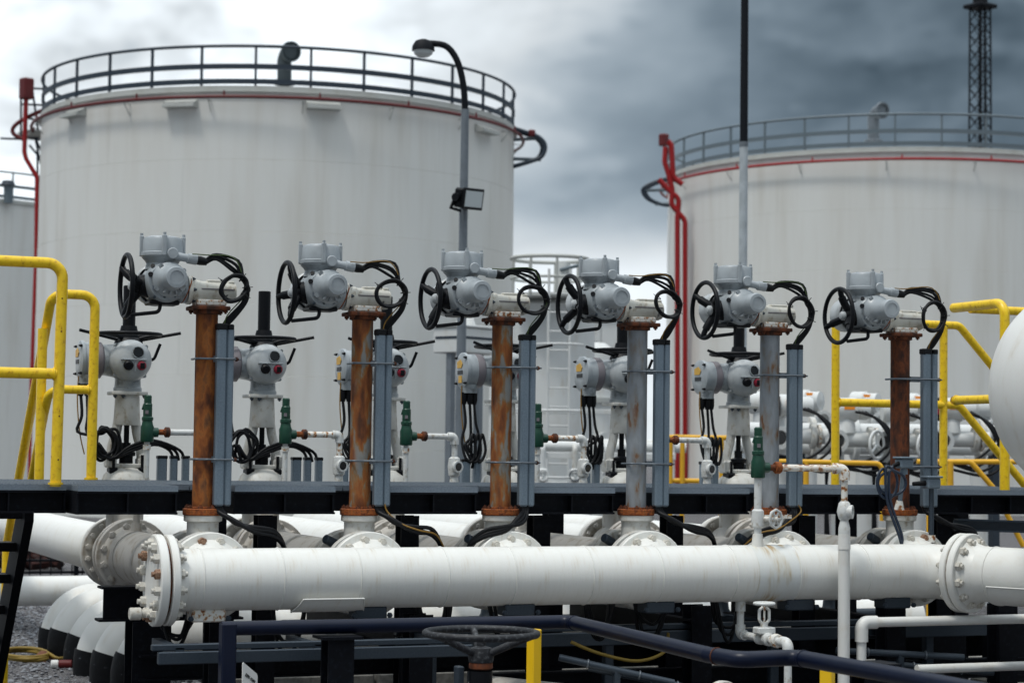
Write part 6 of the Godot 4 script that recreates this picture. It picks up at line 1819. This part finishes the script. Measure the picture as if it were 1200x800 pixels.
	part(gb, "pipe_run", G().cyl(Vector3(0, 0.27, -1.5), Vector3(0, 0.27, 0), 0.11, -1, 28), M.valve_grey)
	flange(gb, "flange", Vector3(0, 0.27, 0.0), Vector3.BACK, 0.2, 0.035, 10, M.valve_grey, 0.022, M.bolt_white)
	part(gb, "blank_neck", G().lathe(Vector3(0, 0.27, 0.035), Vector3.BACK, [Vector2(0.12, 0), Vector2(0.11, 0.05), Vector2(0, 0.06)], 24), M.valve_grey)
	part(gb, "stool", G().box(Vector3(0, 0.08, -0.5), Vector3(0.16, 0.16, 0.16), 0.006), M.concrete)
	for k in 4:
		var ca := onz([655.0, 690.0, 980.0, 1040.0][k], [770.0, 782.0, 762.0, 778.0][k], -9.5)
		var cb2 := onz([790.0, 838.0, 1130.0, 1165.0][k], [800.0, 812.0, 770.0, 788.0][k], -9.3)
		var cd := thing("low_conduit", ["upper thin galvanised conduit slanting behind the navy barrier", "lower thin galvanised conduit slanting behind the navy barrier", "thin galvanised conduit behind the low white elbow", "thin galvanised conduit above the lowest white pipe"][k], "conduit", ca, "low conduits")
		part(cd, "tube", G().cyl(Vector3.ZERO, cb2 - ca, 0.018, -1, 12), M.galvanised_dark)
		part(cd, "stand", G().box(Vector3((cb2 - ca).x * 0.5, (cb2.y - ca.y) * 0.5 - (ca.y + cb2.y) * 0.25, (cb2 - ca).z * 0.5), Vector3(0.03, (ca.y + cb2.y) * 0.5, 0.03)), M.galvanised_dark)
		for q in [0.25, 0.7]:
			part(cd, "clip", G().ring((cb2 - ca) * q, cb2 - ca, 0.02, 0.005, 14, 6), M.strap_metal)
	var yc2 := thing("yellow_cable", "thin yellow cable trailing among the low conduits", "cable", onz(690, 770, -9.6))
	part(yc2, "cable", G().tube(spline([Vector3(-0.1, 0.08, 0), Vector3(0.05, 0.02, 0.03), Vector3(0.25, -0.02, 0.05), Vector3(0.42, 0.02, 0.02), Vector3(0.5, 0.1, -0.1)], 6), 0.009, 7), M.hose_yellow)
	# tidy tangle of cables and small pipes under the header
	var rng := RandomNumberGenerator.new()
	rng.seed = 77
	for k in 7:
		var px: float = [205.0, 336.0, 505.0, 700.0, 850.0, 760.0, 590.0][k]
		var b0 := onz(px, 724, -9.75)
		var cb := thing("slack_cable", ["slack black cable looping below the blind flange", "slack black cable beside the sheet saddle", "slack black cable above the worn handwheel", "slack black cable left of the drain line", "coiled black cable next to the drain line", "thin slack cable under the header's middle", "black cable drooping behind the yellow marker post"][k], "cable", Vector3(b0.x, 0, b0.z), "slack cables under the header")
		for j in 3:
			var sw := rng.randf_range(0.04, 0.09)
			var dp := rng.randf_range(0.06, 0.16)
			var pts3 := [Vector3(-sw, 0.8, 0), Vector3(-sw, 0.74, 0.02), Vector3(-sw * 0.6, 0.74 - dp, 0.03 * j), Vector3(sw * 0.3, 0.72 - dp, 0.03), Vector3(sw, 0.76 - dp * 0.4, 0.02), Vector3(sw * 1.2, 0.8, 0)]
			part(cb, "cable", G().tube(spline(pts3, 5), 0.009, 6), M.black_rubber)

func make_elbows() -> void:
	var spots := [[52, 760], [62, 768], [73, 780], [86, 793], [97, 803], [123, 816]]
	var where := ["farthest along the row from the blind flange", "second", "third", "fourth", "fifth", "beside the black saddle beam"]
	var names := ["at the stair end of the row", "second from the stair end of the row", "third from the stair end of the row", "third from the saddle beam", "second from the saddle beam", "next to the black saddle beam"]
	for i in 6:
		var z := -15.75 + 0.57 * i
		var x: float = 2.70 + [0.02, 0.0, 0.015, -0.02, -0.01, 0.02][i]
		var e := thing("buried_elbow", "white pipe elbow with black wrapped foot, " + names[i], "pipe", Vector3(x, 0, z), "white elbows going into the ground")
		var r: float = 0.168 + [0.0, 0.004, 0.0, -0.004, 0.0, 0.006][i]
		var R := 0.25
		var yc: float = 0.335 + [0.0, 0.01, -0.01, 0.0, 0.01, 0.02][i]
		var arc := []
		var n := 20
		# upright foot, quarter bend, then a level run along x
		for k in n + 1:
			var a := PI * 0.5 * k / n
			arc.append(Vector3(R - R * cos(a), yc - R + R * sin(a), 0))
		var cut: int = [3, 4, 5, 3, 4, 5][i]
		var foot := [Vector3(0, -0.25, 0), Vector3(0, -0.1, 0)]
		foot.append_array(arc.slice(0, cut + 1))
		var run := [Vector3(0, -0.2, 0)]
		run.append_array(arc)
		run.append(Vector3(1.0, yc, 0))
		run.append(Vector3(5.2 + 0.1 * i, yc, 0))
		part(e, "bend", G().tube(run, r, 40), M.pipe_white)
		part(e, "wrapped_foot", G().tube(foot, r + 0.012, 40), M.black_wrap)
	# white pipe lying behind the elbows
	var bp := onz(70, 692, -17.6)
	var b := thing("ground_pipe", "straight white pipe lying low behind the white elbows", "pipe", Vector3(bp.x, 0, -17.6))
	part(b, "pipe_run", G().cyl(Vector3(-2.2, bp.y, 0), Vector3(6.0, bp.y, 0), 0.125, -1, 32), M.pipe_white)
	for x in [-1.6, 1.6, 4.8]:
		part(b, "sleeper", G().box(Vector3(x, (bp.y - 0.12) * 0.5, 0), Vector3(0.2, bp.y - 0.11, 0.4), 0.01), M.concrete)
	# hose, rag and red coupling on the gravel
	var hp := ony(28, 770, 0.02)
	var h := thing("garden_hose", "coiled yellow hose on the gravel at the stair's foot", "hose", Vector3(hp.x, 0, hp.z))
	var pts := []
	for k in 34:
		var a := TAU * k / 11.0
		pts.append(Vector3(cos(a) * (0.15 + 0.01 * sin(k * 1.7)), 0.025 + 0.012 * k / 11.0, sin(a) * (0.32 + 0.02 * sin(k))))
	pts.append_array([Vector3(0.2, 0.03, 0.25), Vector3(0.32, 0.03, 0.0), Vector3(0.2, 0.03, -0.3)])
	part(h, "coil", G().tube(spline(pts, 3), 0.013, 8), M.hose_yellow)
	var rp := ony(50, 774, 0.0)
	var rag := thing("rag", "crumpled brown rag on the gravel near the hose", "rag", rp)
	var rg := G()
	rg.lathe(Vector3.ZERO, Vector3.UP, [Vector2(0.1, 0), Vector2(0.09, 0.03), Vector2(0.06, 0.05), Vector2(0.03, 0.07), Vector2(0, 0.065)], 9, 0.7)
	part(rag, "cloth", rg, M.rag_brown)
	part(rag, "fold", G().lathe(Vector3(0.06, 0, 0.02), Vector3(0.2, 1, 0), [Vector2(0.05, 0), Vector2(0.04, 0.03), Vector2(0, 0.05)], 7, 0.6), M.rag_brown)
	var cp := ony(68, 778, 0.03)
	var cpl := thing("hose_coupling", "red hose coupling with white end lying by the elbows", "coupling", cp)
	part(cpl, "sleeve", G().cyl(Vector3(0, 0, 0), Vector3(0.09, 0.0, 0.02), 0.03, -1, 14, 0.006), M.red_dark)
	part(cpl, "end", G().cyl(Vector3(-0.05, 0, -0.01), Vector3(0, 0, 0), 0.03, -1, 14, 0.005), M.sticker_white)

func _ready() -> void:
	make_materials()
	make_light()
	make_ground()
	make_tanks()
	make_header()
	make_lines()
	make_deck()
	var mats := [M.rust_post, M.rust_grey, M.rust_grey, M.grey_rust, M.grey_rust, M.rust_dark]
	var front := ["motor valve on a brown rusty post nearest the header's blind flange", "motor valve on a rust and grey post, second from the blind flange", "motor valve on a rust and grey post, third from the blind flange", "motor valve on a grey post with few rust spots, fourth from the blind flange", "motor valve on a grey rust-streaked post beside the header's green relief valve", "motor valve on a dark brown rusty post next to the bend flange"]
	var offs := [0.07, 0.085, 0.108, 0.105, 0.112, 0.135]
	for i in 6:
		make_front_valve(i, front[i], mats[i])
		make_conduit(i, "galvanised twin conduit strapped to the %s valve post from the blind flange" % ORD[i], offs[i])
		make_loop(i, "black coiled cable between actuator and conduit on the %s valve post from the blind flange" % ORD[i], offs[i])
		make_tail(i, "black cables curving from the conduit foot of the %s valve post from the blind flange" % ORD[i], offs[i])
	for i in 6:
		make_rear_valve(i, "rear yoke valve with top handwheel, %s from the yellow stair rail" % ORD[i])
		make_rear_cables(i, "black cables hanging from the %s rear yoke valve from the stair rail" % ORD[i])
		if i < 5: make_relief(i, "green relief valve and white outlet at the %s rear yoke valve from the stair rail" % ORD[i])
	make_elbows()
	make_rails()
	make_foreground()
